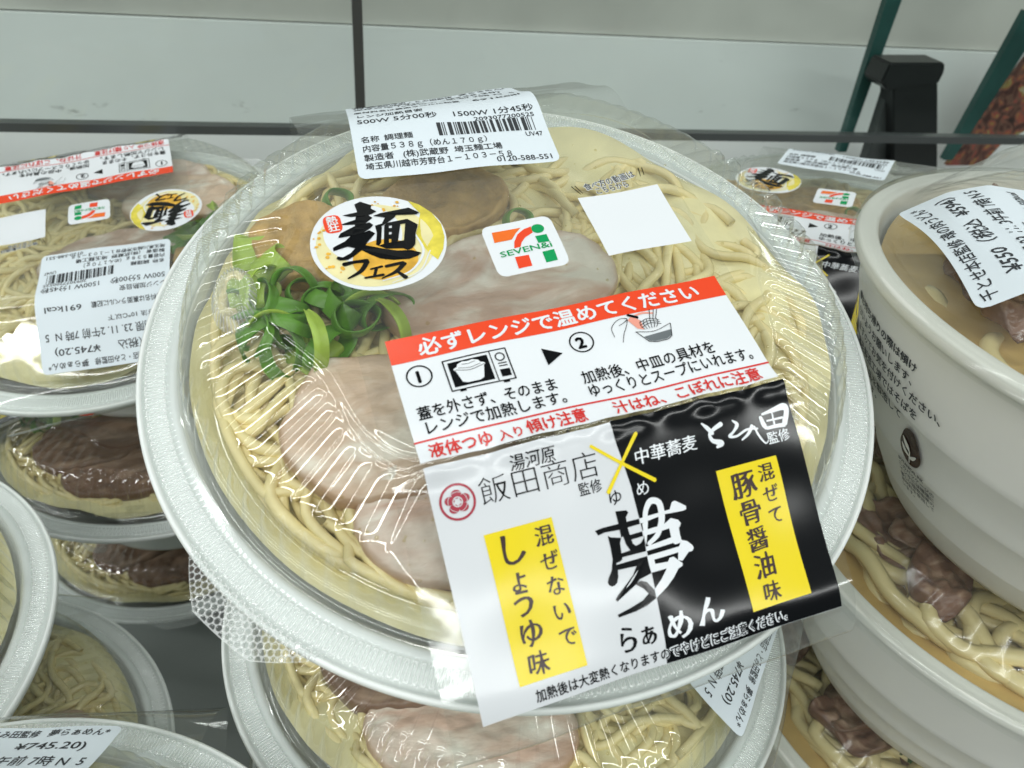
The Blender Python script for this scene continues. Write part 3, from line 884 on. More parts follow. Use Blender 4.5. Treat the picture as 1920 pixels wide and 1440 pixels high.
    on_band("lettering", join2([text("蓋を外さず、そのまま", -3.75, -3.98, 0.37, 3.1, 0.012), text("レンジで加熱します。", -3.72, -4.36, 0.37, 3.15, 0.012),
                                text("加熱後、中皿の具材を", -0.05, -4.0, 0.37, 3.25, 0.012), text("ゆっくりとスープにいれます。", -0.05, -4.37, 0.37, 4.05, 0.012),
                                text("1", -3.585, -3.05, 0.42, None, 0.035), text("2", 0.17, -3.09, 0.42, None, 0.035)]), M["ink_black"], ip, 0.026)
    on_band("lettering", join2([text("液体つゆ", -3.75, -4.92, 0.38, 1.35, 0.022), text("入り", -2.28, -4.92, 0.30, 0.52, 0.018), text("傾け注意", -1.66, -4.92, 0.38, 1.35, 0.022),
                                text("汁はね、こぼれに注意", 0.32, -4.93, 0.37, 3.6, 0.02)]), M["ink_crimson"], ip, 0.026)
    on_band("rule", join2([stroke([(-3.97, -4.50, 0.045), (-2, -4.51, 0.045), (0, -4.53, 0.045), (2, -4.55, 0.045), (4.27, -4.57, 0.045)])]), M["ink_crimson"], ip, 0.022)
    for nx_, ny_ in ((-3.46, -2.89), (0.30, -2.93)):
        on_band("number_ring", ring2(nx_, ny_, 0.27, 0.035), M["ink_black"], ip, 0.026)
    on_band("arrow_mark", poly([(-0.65, -2.86), (-0.22, -3.10), (-0.64, -3.33)]), M["ink_black"], ip, 0.026)
    ov = on_band("oven_drawing", join2([ring for ring in outline([(-2.89, -2.66), (-1.45, -2.66), (-1.45, -3.48), (-2.89, -3.48)], 0.03)] +
                                       outline([(-1.83, -2.68), (-1.83, -3.46)], 0.022, False) + [ring2(-1.63, -2.86, 0.10, 0.028)] +
                                       [panel(-1.72, -1.52, -3.04, -3.015, 0.3), panel(-1.72, -1.52, -3.11, -3.085, 0.3), panel(-1.73, -1.51, -3.38, -3.19, 0.3),
                                        panel(-2.72, -2.58, -3.54, -3.49, 0.3), panel(-1.74, -1.60, -3.54, -3.49, 0.3)]), M["ink_black"], ip, 0.026)
    on_band("oven_window", panel(-2.80, -1.90, -3.40, -2.74, 0.3), M["ink_black"], ip, 0.024)
    on_band("bowl_drawing", join2([poly([(-2.68, -2.98), (-2.60, -3.30), (-2.5, -3.345), (-2.22, -3.345), (-2.12, -3.30), (-2.03, -2.98)]),
                                   disc(-2.355, -2.95, 0.36, 0.085), poly([(-2.64, -2.93), (-2.6, -2.83), (-2.48, -2.78), (-2.36, -2.80), (-2.24, -2.78), (-2.12, -2.83), (-2.07, -2.93)])]), M["ink_white"], ip, 0.029)
    on_band("bowl_drawing", join2([stroke([(-2.70, -2.96, 0.014), (-2.36, -3.035, 0.014), (-2.01, -2.96, 0.014)]), stroke([(-2.6, -2.93, 0.012), (-2.36, -2.975, 0.012), (-2.1, -2.93, 0.012)]),
                                   stroke([(-2.5, -2.85, 0.012), (-2.36, -2.87, 0.012), (-2.2, -2.84, 0.012)])]), M["ink_black"], ip, 0.033)
    # hand pouring toppings into the bowl
    on_band("noodle_drawing", join2([stroke([(1.43, -2.55, 0.012), (1.25, -2.62, 0.014), (1.10, -2.78, 0.014), (1.08, -3.02, 0.012)]), stroke([(1.43, -2.85, 0.012), (1.32, -3.0, 0.014), (1.22, -3.2, 0.012)]),
                                     stroke([(1.43, -2.55, 0.012), (1.56, -2.60, 0.02), (1.46, -2.68, 0.014), (1.30, -2.74, 0.012)]), stroke([(1.56, -2.62, 0.014), (1.50, -2.74, 0.014), (1.42, -2.86, 0.012)])] +
                                    outline([(1.62, -3.0), (1.82, -3.32), (2.0, -3.38), (2.28, -3.38), (2.40, -3.31), (2.52, -2.96)], 0.018, False) + [stroke([(1.62, -3.0, 0.014), (2.05, -3.08, 0.014), (2.52, -2.96, 0.014)])] +
                                    [stroke([(1.85 + 0.08 * i, -2.72, 0.014), (1.80 + 0.09 * i, -2.85, 0.014), (1.86 + 0.06 * i, -2.98, 0.014)]) for i in range(6)] +
                                    [stroke([(1.8, -2.78 - 0.07 * i, 0.014), (2.05, -2.70 - 0.07 * i, 0.014), (2.3, -2.80 - 0.06 * i, 0.014)]) for i in range(3)] +
                                    outline([(2.10, -2.72), (2.20, -2.45)], 0.016, False) + outline([(2.17, -2.74), (2.30, -2.47)], 0.016, False) + outline([(2.24, -2.74), (2.38, -2.49)], 0.016, False)), M["ink_black"], ip, 0.030)
    on_band("noodle_drawing", join2([stroke([(1.62, -2.50, 0.07), (1.82, -2.62, 0.08)]), ]), M["ink_black"], ip, 0.034)
    on_band("soup_drawing", poly([(1.76, -3.17), (2.46, -3.13), (2.40, -3.29), (2.27, -3.35), (1.99, -3.35), (1.84, -3.30)]), M["ink_mid"], ip, 0.027)
    on_band("tray_drawing", join2([poly([(1.56, -2.64), (1.70, -2.54), (1.86, -2.72), (1.84, -2.98), (1.70, -2.92)]), stroke([(1.75, -2.56, 0.05), (2.0, -2.52, 0.05), (2.25, -2.58, 0.04)])]), M["ink_pink"], ip, 0.028)
    # ---- title panel on the front slope (y = -5.13 - s)
    ty = -5.13
    tp = sheet("title_panel", panel(-3.95, 4.33, ty - 5.10, ty + 0.03, 0.09), "ink_grey", t, 0.012)
    ss = np.linspace(-0.05, 5.09, 60)
    edge = np.interp(ss, [0.03, 0.68, 1.32, 2.21, 3.42, 4.63, 5.23], [0.085, 0.157, 0.215, 0.216, 0.167, 0.116, 0.047])
    bv = np.array([(e + (4.335 - e) * k, ty - s) for s, e in zip(ss, edge) for k in np.linspace(0, 1, 48)])
    sheet("black_half", (bv, [list(q) for q in grid_faces(60, 48, False, True)]), "ink_black", tp, 0.018)
    y1 = sheet("yellow_strip", panel(-3.07, -1.62, ty - 4.59, ty - 1.535, 0.12), "ink_yellow", tp, 0.024)
    y2 = sheet("yellow_strip", panel(2.20, 3.66, ty - 4.60, ty - 1.52, 0.12), "ink_yellow", tp, 0.026)
    SX = -3.95
    kb = [column("混ぜないで", SX + 2.08, ty - 2.02, 0.44, 0.52, 0.010, 0.10, 0.0, 0.95), column("しょうゆ味", SX + 1.36, ty - 2.22, [0.72, 0.52, 0.62, 0.60, 0.50], [0.55, 0.52, 0.60, 0.56, 0.5], 0.010, 0.10, 0.0, 0.95),
          column("混ぜて", SX + 7.28, ty - 1.98, 0.42, 0.48, 0.010, 0.10, 0.0, 0.95), column("豚骨醤油味", SX + 6.70, ty - 2.20, [0.62, 0.58, 0.54, 0.58, 0.46], [0.60, 0.58, 0.58, 0.52, 0.5], 0.012, 0.10, 0.0, 0.98)]
    for k in (0, 2):
        on_band("lettering", join2(kb[k:k + 2]), M["ink_brown"], tp, 0.034)
    on_band("lettering", join2([text("湯河原", SX + 1.72, ty - 0.42, 0.36, 0.98, 0.0, 2, 0.06, brush=0.012), text("飯田商店", SX + 0.98, ty - 0.93, 0.62, 2.58, -0.012, 3), text("監修", SX + 3.02, ty - 1.27, 0.30, 0.52, 0.004),
                                text("ゆ", SX + 3.58, ty - 1.62, 0.34, None, 0.004, 3, 0.1), text("ら", SX + 3.02, ty - 4.58, 0.62, None, 0.014, 3, 0.08, 0, 0.8, brush=0.034), text("ぁ", SX + 3.50, ty - 4.56, 0.52, None, 0.010, 3, 0.06, 0, 0.9, brush=0.03)] +
                               [poly([(a + SX, b + ty) for a, b in q]) for q in yume_b]), M["ink_black"], tp, 0.022)
    on_band("lettering", join2([text("中華蕎麦", SX + 4.36, ty - 0.93, 0.36, 1.5, 0.004, 2, 0.12, brush=0.022), text("監修", SX + 7.52, ty - 1.24, 0.29, 0.55, 0.008), text("め", SX + 4.22, ty - 1.58, 0.34, None, 0.004, 3, 0.1),
                                text("め", SX + 4.10, ty - 4.62, 0.66, None, 0.014, 3, 0.08, brush=0.036), text("ん", SX + 4.84, ty - 4.52, 0.66, None, 0.014, 3, 0.08, brush=0.036)] +
                               [poly([(a + SX, b + ty) for a, b in q]) for q in yume_w] + strokes(shift([yume_arch], SX, ty)) + strokes(shift(tomita, SX, ty))), M["ink_white"], tp, 0.026)
    on_band("cross_mark", join2([stroke([(SX + 3.50, ty - 0.33, 0.07), (SX + 4.10, ty - 0.85, 0.075), (SX + 4.72, ty - 1.36, 0.09)])]), M["ink_yellow"], tp, 0.028)
    on_band("cross_mark", join2([stroke([(SX + 4.56, ty - 0.30, 0.085), (SX + 4.10, ty - 0.82, 0.07), (SX + 3.64, ty - 1.36, 0.085)])]), M["ink_yellow"], tp, 0.031)
    cr = [ring2(SX + 0.53, ty - 0.76, 0.35, 0.05)]
    for i in range(5):
        a = R(90 + 72 * i)
        cr.append(disc(SX + 0.53 + 0.165 * math.cos(a), ty - 0.76 + 0.155 * math.sin(a), 0.105, 0.09, 18, 2))
    on_band("crest", join2(cr), M["ink_dred"], tp, 0.022)
    on_band("crest", join2([ring2(SX + 0.53, ty - 0.76, 0.095, 0.022), ring2(SX + 0.53, ty - 0.76, 0.20, 0.010)]), M["ink_grey"], tp, 0.028)
    foot = text("加熱後は大変熱くなりますのでやけどにご注意ください。", -2.80, ty - 4.97, 0.27, 5.80, 0.014)
    lf, rt = split(foot, 0.08)
    on_band("lettering", lf, M["ink_black"], tp, 0.024)
    halo, _r = split(text("加熱後は大変熱くなりますのでやけどにご注意ください。", -2.80, ty - 4.97, 0.27, 5.80, 0.085), 0.08)
    on_band("lettering", _r, M["ink_white"], tp, 0.026)
    on_band("lettering", rt, M["ink_black"], tp, 0.034)
    # ---- festival badge, store logo, code patch
    bx_, by_ = -3.41, 1.225
    fb = sheet("festival_badge", disc(bx_, by_, 1.64, 1.60, 72, 8), "ink_white", t, 0.014)
    sheet("badge_print", disc(bx_ - 0.10, by_ - 0.08, 1.42, 1.38, 60, 6), "ink_cream", fb, 0.019)
    sheet("badge_print", disc(bx_ - 0.32, by_ + 0.35, 0.95, 1.0, 48, 5), "ink_white", fb, 0.023)
    on_band("badge_print", poly(b_lemon), M["ink_lemon"], fb, 0.024)
    sheet("badge_print", disc(bx_ + 0.02, by_ - 0.62, 0.78, 0.66, 48, 5), "ink_gold", fb, 0.028)
    on_band("badge_print", join2([stroke([(bx_ - 0.2, by_ - 1.3, 0.03), (bx_ + 0.5, by_ - 1.15, 0.05), (bx_ + 0.95, by_ - 0.6, 0.06), (bx_ + 0.9, by_ + 0.05, 0.04)]), stroke([(bx_ + 0.0, by_ - 1.42, 0.02), (bx_ + 0.7, by_ - 1.2, 0.03), (bx_ + 1.12, by_ - 0.6, 0.03)])]), M["ink_white"], fb, 0.032)
    on_band("badge_print", join2([disc(a + rng.normal(0, .05), b + rng.normal(0, .05), rng.uniform(.02, .05), None, 8, 1) for a, b in b_specks for _ in range(3)]), M["ink_gold"], fb, 0.032)
    on_band("badge_seal", panel(-4.60, -4.17, 1.69, 2.30, 0.2, 0.16), M["ink_red"], fb, 0.030)
    on_band("lettering", join2([text("熱", -4.53, 2.02, 0.29, None, 0.02), text("狂", -4.53, 1.76, 0.29, None, 0.02)]), M["ink_white"], fb, 0.036)
    on_band("lettering", join2([poly(q) for q in men] + strokes(fesu)), M["ink_black"], fb, 0.038)
    sl = sheet("store_logo", panel(-0.90, 0.93, -0.60, 1.08, 0.15, 0.22), "ink_white", t, 0.014)
    on_band("logo_print", poly(s_o), M["ink_orange"], sl, 0.022)
    on_band("logo_print", join2([poly(s_r), poly(s_r2)]), M["ink_red"], sl, 0.022)
    on_band("logo_print", join2([poly(s_g1), poly(s_g2), disc(0.495, 0.675, 0.165, 0.155, 28, 2)]), M["ink_green"], sl, 0.022)
    on_band("lettering", text("SEVEN&i", -0.68, 0.01, 0.25, 1.34, 0.012), M["ink_green"], sl, 0.026)
    cp = sheet("code_patch", panel(1.93, 4.24, -0.60, 1.56, 0.15), "ink_white", t, 0.014)
    cap = join2([text("食べ方の動画は", 2.26, 1.80, 0.27, 1.55, 0.008, 2, 0, R(8)), text("こちらから", 2.50, 1.62, 0.25, 1.0, 0.008, 2, 0, R(5))])
    cap2 = join2([text("食べ方の動画は", 2.26, 1.80, 0.27, 1.55, 0.06, 2, 0, R(8)), text("こちらから", 2.50, 1.62, 0.25, 1.0, 0.06, 2, 0, R(5))])
    on_band("lettering", cap2, M["ink_white"], cp, 0.016)
    on_band("lettering", join2([cap, stroke([(1.92, 2.0, 0.03), (2.06, 1.68, 0.02)], 2), stroke([(2.02, 2.0, 0.03), (2.13, 1.70, 0.02)], 2), stroke([(3.98, 2.28, 0.03), (3.92, 1.96, 0.02)], 2), stroke([(4.08, 2.26, 0.03), (4.03, 1.98, 0.02)], 2)]), M["ink_black"], cp, 0.024)
    # ---- white price sticker on the back half
    ps_ = on_band("price_sticker", panel(0, 5.45, 0, 6.2, 0.12, 0.22), M["sticker"], t, 0.035, **ST)
    ps_.data.polygons.foreach_set("use_smooth", [True] * len(ps_.data.polygons))
    on_band("barcode", barcode(2.35, 1.42, 2.75, 0.58), M["sticker_ink"], ps_, 0.043, **ST)
    on_band("lettering", price_lettering("UV47"), M["sticker_ink"], ps_, 0.043, **ST)
    return t


# ---------------------------------------------------------------- udon pack: paper cup, low clear lid, beef, noodles
CUP = [(0, -8.2), (5.2, -8.2), (5.6, -8.45), (6.1, -8.45), (6.3, -8.2), (6.9, -7.2), (6.97, -7.1), (7.0, -6.9), (7.92, -5.4), (8.0, -5.3), (8.04, -5.1), (8.78, -3.5), (8.86, -3.4), (8.88, -3.2),
       (9.42, -1.5), (9.55, -0.75), (9.65, -0.48), (9.88, -0.42), (9.98, -0.32), (10.0, -0.20), (9.98, -0.06), (9.94, -0.01), (9.88, 0.0), (9.72, -0.04), (9.6, -0.04), (9.46, 0.0), (9.38, -0.01), (9.32, -0.08), (9.28, -0.3), (9.0, -1.3), (7.7, -4.5), (6.4, -7.4), (0, -7.6)]


def cup_r(z):
    return np.interp(z, [-8.2, -7.1, -5.3, -3.4, -0.95], [6.3, 6.97, 8.0, 8.86, 9.55])


def on_cup(name, shape, m, parent, ang, z0, lift=0.02):
    v, f = shape
    v = np.asarray(v, float)
    z = z0 + v[:, 1] * 0.94
    r = cup_r(z) + lift + 0.03
    dz = v[:, 2] if v.shape[1] > 2 else 0.0
    th = R(ang) + v[:, 0] / 8.6
    return add(name, mesh(name, np.stack([(r + dz) * np.cos(th), (r + dz) * np.sin(th), z], 1), f, m, smooth=False), parent)


def build_udon(name):
    t = thing(name, "", "udon bowl")
    v, f = lathe(CUP, 180)
    cup = add("bowl", mesh("bowl", v, f, M["paper_cup"]), t)
    n = 360
    rr = np.concatenate([[0.05], np.linspace(0.4, 7.6, 36), np.linspace(7.7, 9.4, 28), [9.6, 9.8, 9.95, 10.03, 10.05]])
    th = np.linspace(0, 2 * np.pi, n, endpoint=False)
    z = np.interp(rr, [0, 6.7, 7.7, 8.3, 8.7, 9.0, 9.9, 10.05], [1.22, 1.12, 0.85, 0.45, 0.15, 0.05, 0.04, -0.06])[:, None] + 0 * th
    x, y = rr[:, None] * np.cos(th), rr[:, None] * np.sin(th)
    win = np.clip((rr - 6.4) / 0.3, 0, 1) * np.clip((8.7 - rr) / 0.3, 0, 1)
    z = z + win[:, None] * 0.07 * np.abs(np.cos(30 * th)) + 0.06 * np.exp(-((rr - 5.2) / 0.2) ** 2)[:, None] + 0.05 * np.sin(1.1 * x) * np.sin(0.9 * y)
    lid = add("lid", mesh("lid", np.stack([x, y, z], -1).reshape(-1, 3), grid_faces(len(rr), n, True, True), M["udon_film"]), t)
    # crumpled shrink film over the top and shoulder
    rr = np.concatenate([np.linspace(0.1, 9.8, 150), [10.03, 10.12]])
    n = 420
    th = np.linspace(0, 2 * np.pi, n, endpoint=False)
    x, y = rr[:, None] * np.cos(th), rr[:, None] * np.sin(th)
    z = np.interp(rr, [0, 6.8, 7.8, 8.8, 9.5, 10.03, 10.12], [1.45, 1.4, 1.05, 0.35, 0.16, 0.1, -0.4])[:, None] + 0 * th
    nz = np.array([[noise.noise(Vector((a * 0.5, b * 0.5, 3))) * 0.10 + abs(noise.noise(Vector((a * 1.3, b * 1.3, 9)))) * 0.07 for a, b in zip(ra, rb)] for ra, rb in zip(x, y)])
    cre = 0 * x
    for _ in range(34):                            # straight tension creases of the shrink film
        q, c0, c1, ln = rng.uniform(0, np.pi), rng.uniform(-7, 7), rng.uniform(-7, 7), rng.uniform(0.8, 2.4)
        du, dv = (x - c0) * np.cos(q) + (y - c1) * np.sin(q), -(x - c0) * np.sin(q) + (y - c1) * np.cos(q)
        cre = cre + rng.uniform(0.02, 0.05) * np.exp(-(dv / 0.16) ** 2) * np.exp(-(du / ln) ** 4)
    z = z + (0.3 * nz + 0.8 * cre) * np.clip((8.9 - rr) / 1.0, 0, 1)[:, None]
    bunch = np.exp(-((np.hypot(x + 2.0, y - 7.4)) / 2.2) ** 2)
    z = z + bunch * (1.0 + 5.0 * nz) * np.clip((9.6 - rr) / 1.2, 0, 1)[:, None]
    add("wrap_film", mesh("wrap_film", np.stack([x, y, z], -1).reshape(-1, 3), grid_faces(len(rr), n, True, True), M["udon_film"]), t)
    rr = np.array([0.02] + list(np.linspace(0.5, 9.0, 26)))
    th = np.linspace(0, 2 * np.pi, 110, endpoint=False)
    x, y = rr[:, None] * np.cos(th), rr[:, None] * np.sin(th)
    z = -1.1 + 0.12 * np.sin(1.0 * x + 0.4 * y) + 0.1 * np.cos(1.2 * y)
    add("broth", mesh("broth", np.stack([x, y, z], -1).reshape(-1, 3), grid_faces(len(rr), 110, True, True), M["udon_broth"]), t)
    noodle_bed("noodles", 56, 0.27, M["udon"], t, 7.8, -1.2, -0.5, 15.0, 0.42)
    for k in range(26):
        c = np.array([rng.uniform(-6.6, 6.2), rng.uniform(-2.6, 6.6)])
        while np.hypot(*c) > 6.9:
            c = np.array([rng.uniform(-6.6, 6.2), rng.uniform(-1.6, 6.6)])
        m = 9
        b = rng.uniform(0, 6.28)
        pts = [c + rng.uniform(0.7, 1.15) * np.array([1.75 * math.cos(b) * math.cos(q) - 1.05 * math.sin(b) * math.sin(q), 1.75 * math.sin(b) * math.cos(q) + 1.05 * math.cos(b) * math.sin(q)]) for q in np.linspace(0, 6.28, m, endpoint=False)]
        v, f, e = slab(pts, rng.uniform(-0.5, 0.2), 0.24, k * 3.1, (rng.normal(0, 0.18), rng.normal(0, 0.18)), 0.26, 12, 44, 0.2, 0.02)
        add("beef_slice", mesh("beef_slice", v, f, M["beef"], attr=e), t)
    ring = scallion_mesh(0.42, 0.55, 0.11, 0.7, M["green"])
    for k in range(14):
        a, r = rng.uniform(0, 2 * np.pi), 6.3 * math.sqrt(rng.uniform(0.05, 1))
        o = add("scallion_ring", ring, t)
        o.location = (r * math.cos(a) * CM, r * math.sin(a) * CM, rng.uniform(0.2, 0.5) * CM)
        o.rotation_euler = (rng.uniform(0.3, 1.4), rng.uniform(-0.3, 0.3), rng.uniform(0, 6.28))
    strip = curl_mesh(0.7, 0.42, 2.8, 0.4, M["green_dark"])
    for k in range(12):
        a, r = rng.uniform(0, np.pi), 6.5 * math.sqrt(rng.uniform(0.1, 1))
        o = add("scallion_strip", strip, t)
        o.location = (r * math.cos(a) * CM, r * math.sin(a) * CM, rng.uniform(-0.1, 0.3) * CM)
        o.rotation_euler = (rng.uniform(0.3, 1.5), rng.uniform(-0.5, 0.5), rng.uniform(0, 6.28))
    # price sticker draped over the film
    def drape(shape, lift):
        v, f = shape
        v = np.asarray(v, float)
        lx, ly = -8.45 + (6.0 - v[:, 1]), -2.9 + v[:, 0] * 1.08
        r = np.hypot(lx, ly)
        z = np.interp(r, [0, 6.8, 7.8, 8.8, 9.5, 10.1], [1.68, 1.62, 1.25, 0.55, 0.30, 0.2]) + 0.05 * np.sin(1.2 * lx + 0.5) * np.cos(1.1 * ly) + lift + (v[:, 2] if v.shape[1] > 2 else 0.0)
        return np.stack([lx, ly, z], 1), f
    v, f = drape(panel(0, 5.5, 0, 6.0, 0.15, 0.25), 0.03)
    st = add("price_sticker", mesh("price_sticker", v, f, M["sticker"]), t)
    a = []
    for s in (("千とせ本店監修 魂の肉うどん*", 0.15, 5.55, 0.36, 5.0, 0.010), ("¥550（税込  ¥594）", 0.75, 4.85, 0.52, 4.3, 0.012), ("消費期限 23. 11. 3午前 7時 N 5", 0.2, 4.15, 0.48, 5.0, 0.010),
              ("保存方法 10℃以下", 0.25, 3.62, 0.32, 2.8, 0.012), ("原材料名は裏面ラベルに記載  502kcal", 0.2, 3.05, 0.36, 4.9, 0.012), ("レンジ加熱目安", 0.2, 2.55, 0.3, 1.9, 0.012), ("500W 5分30秒   1500W 1分50秒", 0.2, 2.1, 0.36, 4.9, 0.010)):
        a.append(text(*s))
    v, f = drape(join2(a), 0.045)
    add("lettering", mesh("lettering", v, f, M["sticker_ink"], smooth=False), st)
    v, f = drape(barcode(1.6, 0.9, 3.3, 0.95, 5), 0.045)
    add("barcode", mesh("barcode", v, f, M["sticker_ink"], smooth=False), st)
    # print on the wall of the cup
    L = []
    for i, s in enumerate(("●お持ち帰りの際は傾け", "ないようお願いします、", "ますのでお気を付けください、", "本品製造工場ではそばを", "含む製品を製造して", "おります。")):
        L.append(text(s, -0.6 + 0.10 * i, -0.50 * i, 0.36, None, 0.020))
    on_cup("lettering", join2(L), M["sticker_ink"], cup, 174, -1.75)
    ic = join2([ring for ring in outline([(-3.0, -0.3), (-2.0, -0.3), (-2.0, -1.4), (-3.0, -1.4)], 0.07)] + [panel(-2.9, -2.1, -1.95, -1.45, 0.4)] +
               [stroke([(-2.85 + 0.2 * k, -0.45, 0.11), (-2.6 + 0.08 * k, -0.95, 0.13)]) for k in range(4)] + [disc(-2.5, -1.08, 0.3, 0.22, 18, 2)] +
               outline([(-1.85, -1.25), (-0.95, -1.25), (-0.95, -2.3), (-1.85, -2.3)], 0.07) + [disc(-1.42, -1.75, 0.33, 0.24, 20, 2)] + [panel(-1.85, -0.95, -2.85, -2.4, 0.4)])
    on_cup("handling_icon", ic, M["sticker_ink"], cup, 180, -1.75)
    on_cup("lettering", join2([text("プラ", -1.72, -2.76, 0.36, None, 0.03), ]), M["paper_cup"], cup, 180, -1.75, 0.05)
    drop = []
    for q in np.linspace(0, 2 * np.pi, 40, endpoint=False):
        rr_ = 0.60 * (1 + 0.55 * max(0, math.sin(q)) ** 6)
        drop.append((rr_ * math.cos(q) * 0.80, rr_ * math.sin(q)))
    on_cup("ink_mark", poly(drop), M["ink_brown"], cup, 197, -4.55)
    on_cup("ink_mark", join2([stroke([(-0.28, 0.42, 0.05), (-0.12, 0.16, 0.2), (0.02, -0.02, 0.05)]), stroke([(-0.34, 0.10, 0.05), (-0.20, -0.12, 0.16), (0.0, -0.22, 0.05)]), stroke([(0.30, -0.02, 0.05), (0.14, -0.2, 0.14), (0.0, -0.30, 0.05)]), stroke([(0.02, 0.0, 0.05), (0.0, -0.5, 0.05)])]), M["paper_cup"], cup, 197, -4.55, 0.045)
    on_cup("lettering", join2([text("BOTANICAL INK", -0.62, -0.92, 0.19, 1.25, 0.03)] + [text(s, -0.66, -1.18 - 0.25 * i, 0.22, None, 0.012) for i, s in enumerate(("このパッケージの", "インキには環境に", "優しい植物由来の", "原材料を使用して", "います。"))]), M["sticker_ink"], cup, 197, -4.5)
    return t


def copy_tree(o, parent=None):
    c = o.copy()
    COL.objects.link(c)
    c.parent = parent
    for ch in list(o.children):
        copy_tree(ch, c)
    return c


def place(o, loc, axes=None, yaw=0.0, turn=0.0, tilt=(0, 0)):
    if axes is not None:
        u, v, n = axes
        m = Matrix(((u[0], v[0], n[0], 0), (u[1], v[1], n[1], 0), (u[2], v[2], n[2], 0), (0, 0, 0, 1)))
    else:
        m = Matrix.Rotation(R(tilt[0]), 4, "X") @ Matrix.Rotation(R(tilt[1]), 4, "Y") @ Matrix.Rotation(R(yaw), 4, "Z")
    o.matrix_world = Matrix.Translation((loc[0], loc[1], loc[2] + FLOOR)) @ m
    if turn:                                   # toppings lie turned round inside this pack
        rz = Matrix.Rotation(R(turn), 4, "Z")
        for ch in o.children:
            if ch.name.split(".")[0] in ("noodles", "pork_slice", "bamboo_shoot", "scallion_ring", "scallion_strip", "beef_slice"):
                ch.matrix_basis = rz @ ch.matrix_basis


# ---------------------------------------------------------------- the place: shelf, glass, wall behind
CAM = np.array([0.0002, -0.1811, 0.1153 + FLOOR])
AX = np.array([[0.9948, 0.0606, 0.0820], [-0.1020, 0.5910, 0.8002], [0.0, -0.8044, 0.5941]])   # camera x, y, z in the world
ND = np.array([-0.258, 0.966, 0.0])                                                               # depth direction of the back of the case
HD = np.array([0.966, 0.258, 0.0])


def at(px_, py_, depth):
    """world point on the upright plane that stands `depth` metres behind the camera-side origin"""
    d = AX[0] * ((px_ - 960) / 1442) - AX[1] * ((py_ - 720) / 1442) - AX[2]
    return CAM + d * (depth / (d @ ND))


def prism(pts, back):
    """front outline (world, metres) pushed straight back -> closed solid in cm"""
    a = np.array(pts) * 100
    b = a + ND * back * 100
    n = len(a)
    f = [list(range(n)), list(range(n, 2 * n))[::-1]] + [[i, i + n, (i + 1) % n + n, (i + 1) % n] for i in range(n)]
    return np.vstack([a, b]), [q[::-1] for q in f]


def solid(name, geo, m, parent=None, bevel=0.0):
    import bmesh
    me = mesh(name, geo[0], geo[1], m, smooth=False)
    bm = bmesh.new()
    bm.from_mesh(me)
    bmesh.ops.recalc_face_normals(bm, faces=bm.faces)
    if bevel:
        bmesh.ops.bevel(bm, geom=list(bm.edges), offset=bevel * CM, segments=2, affect="EDGES")
    bm.to_mesh(me)
    bm.free()
    return add(name, me, parent)


def upright(x0, x1, z0, z1, depth, thick):
    o = np.array([CAM[0], CAM[1], 0]) + ND * depth
    p = [o + HD * x0 + np.array([0, 0, z0]), o + HD * x1 + np.array([0, 0, z0]), o + HD * x1 + np.array([0, 0, z1]), o + HD * x0 + np.array([0, 0, z1])]
    return prism(p, thick)


s_ = solid("shelf", box(-120, 120, -90, 78, -2, 0), M["shelf"])
s_["kind"] = "structure"
nt = M["wall"].node_tree
tc = nt.nodes.new("ShaderNodeTexCoord")
mp_ = nt.nodes.new("ShaderNodeMapping")
mp_.inputs["Scale"].default_value = (1, 1, 3.0)
nt.links.new(tc.outputs["Object"], mp_.inputs["Vector"])
n1 = nt.nodes.new("ShaderNodeTexNoise")
n1.inputs["Scale"].default_value = 26
n1.inputs["Detail"].default_value = 8
n1.inputs["Roughness"].default_value = 0.7
nt.links.new(mp_.outputs[0], n1.inputs["Vector"])
r1 = nt.nodes.new("ShaderNodeValToRGB")
r1.color_ramp.elements[0].position, r1.color_ramp.elements[0].color = 0.28, (0.55, 0.55, 0.54, 1)
r1.color_ramp.elements[1].position, r1.color_ramp.elements[1].color = 0.36, (1, 1, 1, 1)
nt.links.new(n1.outputs["Fac"], r1.inputs[0])
mul = nt.nodes.new("ShaderNodeMixRGB")
mul.blend_type = "MULTIPLY"
mul.inputs[0].default_value = 1.0
base_in = nt.nodes["Principled BSDF"].inputs["Base Color"]
nt.links.new(base_in.links[0].from_socket, mul.inputs[1])
nt.links.new(r1.outputs[0], mul.inputs[2])
nt.links.new(mul.outputs[0], base_in)
s_ = solid("back_wall", upright(-1.4, 1.4, -0.02, at(960, 62, 0.60)[2], 0.60, 0.02), M["wall"])
s_["kind"] = "structure"
s_ = solid("upper_wall", upright(-1.4, 1.4, at(960, 62, 0.60)[2] + 0.001, 1.3, 0.604, 0.02), M["wood"])
s_["kind"] = "structure"

D0 = 0.48
zb = at(960, 250, D0)[2]
xs_ = lambda q: float((q - CAM) @ HD)
sx0, sx1 = xs_(at(673, 120, D0)) - 0.003, xs_(at(673, 120, D0)) + 0.003
for x0, x1, lab in ((-1.2, sx0, "clear glass pane left of the dark upright joint behind the bowls"), (sx1, 1.2, "clear glass pane right of the dark upright joint behind the bowls")):
    g = thing("glass_screen", lab, "glass pane", "glass panes along the back of the case")
    solid("pane", upright(x0, x1, zb + 0.0026, zb + 0.42, D0, 0.004), M["glass"], g)
    solid("edge_trim", upright(x0, x1, zb - 0.0026, zb + 0.0024, D0 - 0.002, 0.008), M["dark_trim"], g)
tag(solid("glass_joint", upright(sx0 + 0.0002, sx1 - 0.0002, zb - 0.001, zb + 0.42, D0 - 0.0025, 0.009), M["seam"]), "thin dark upright joint between the two glass panes", "joint strip")

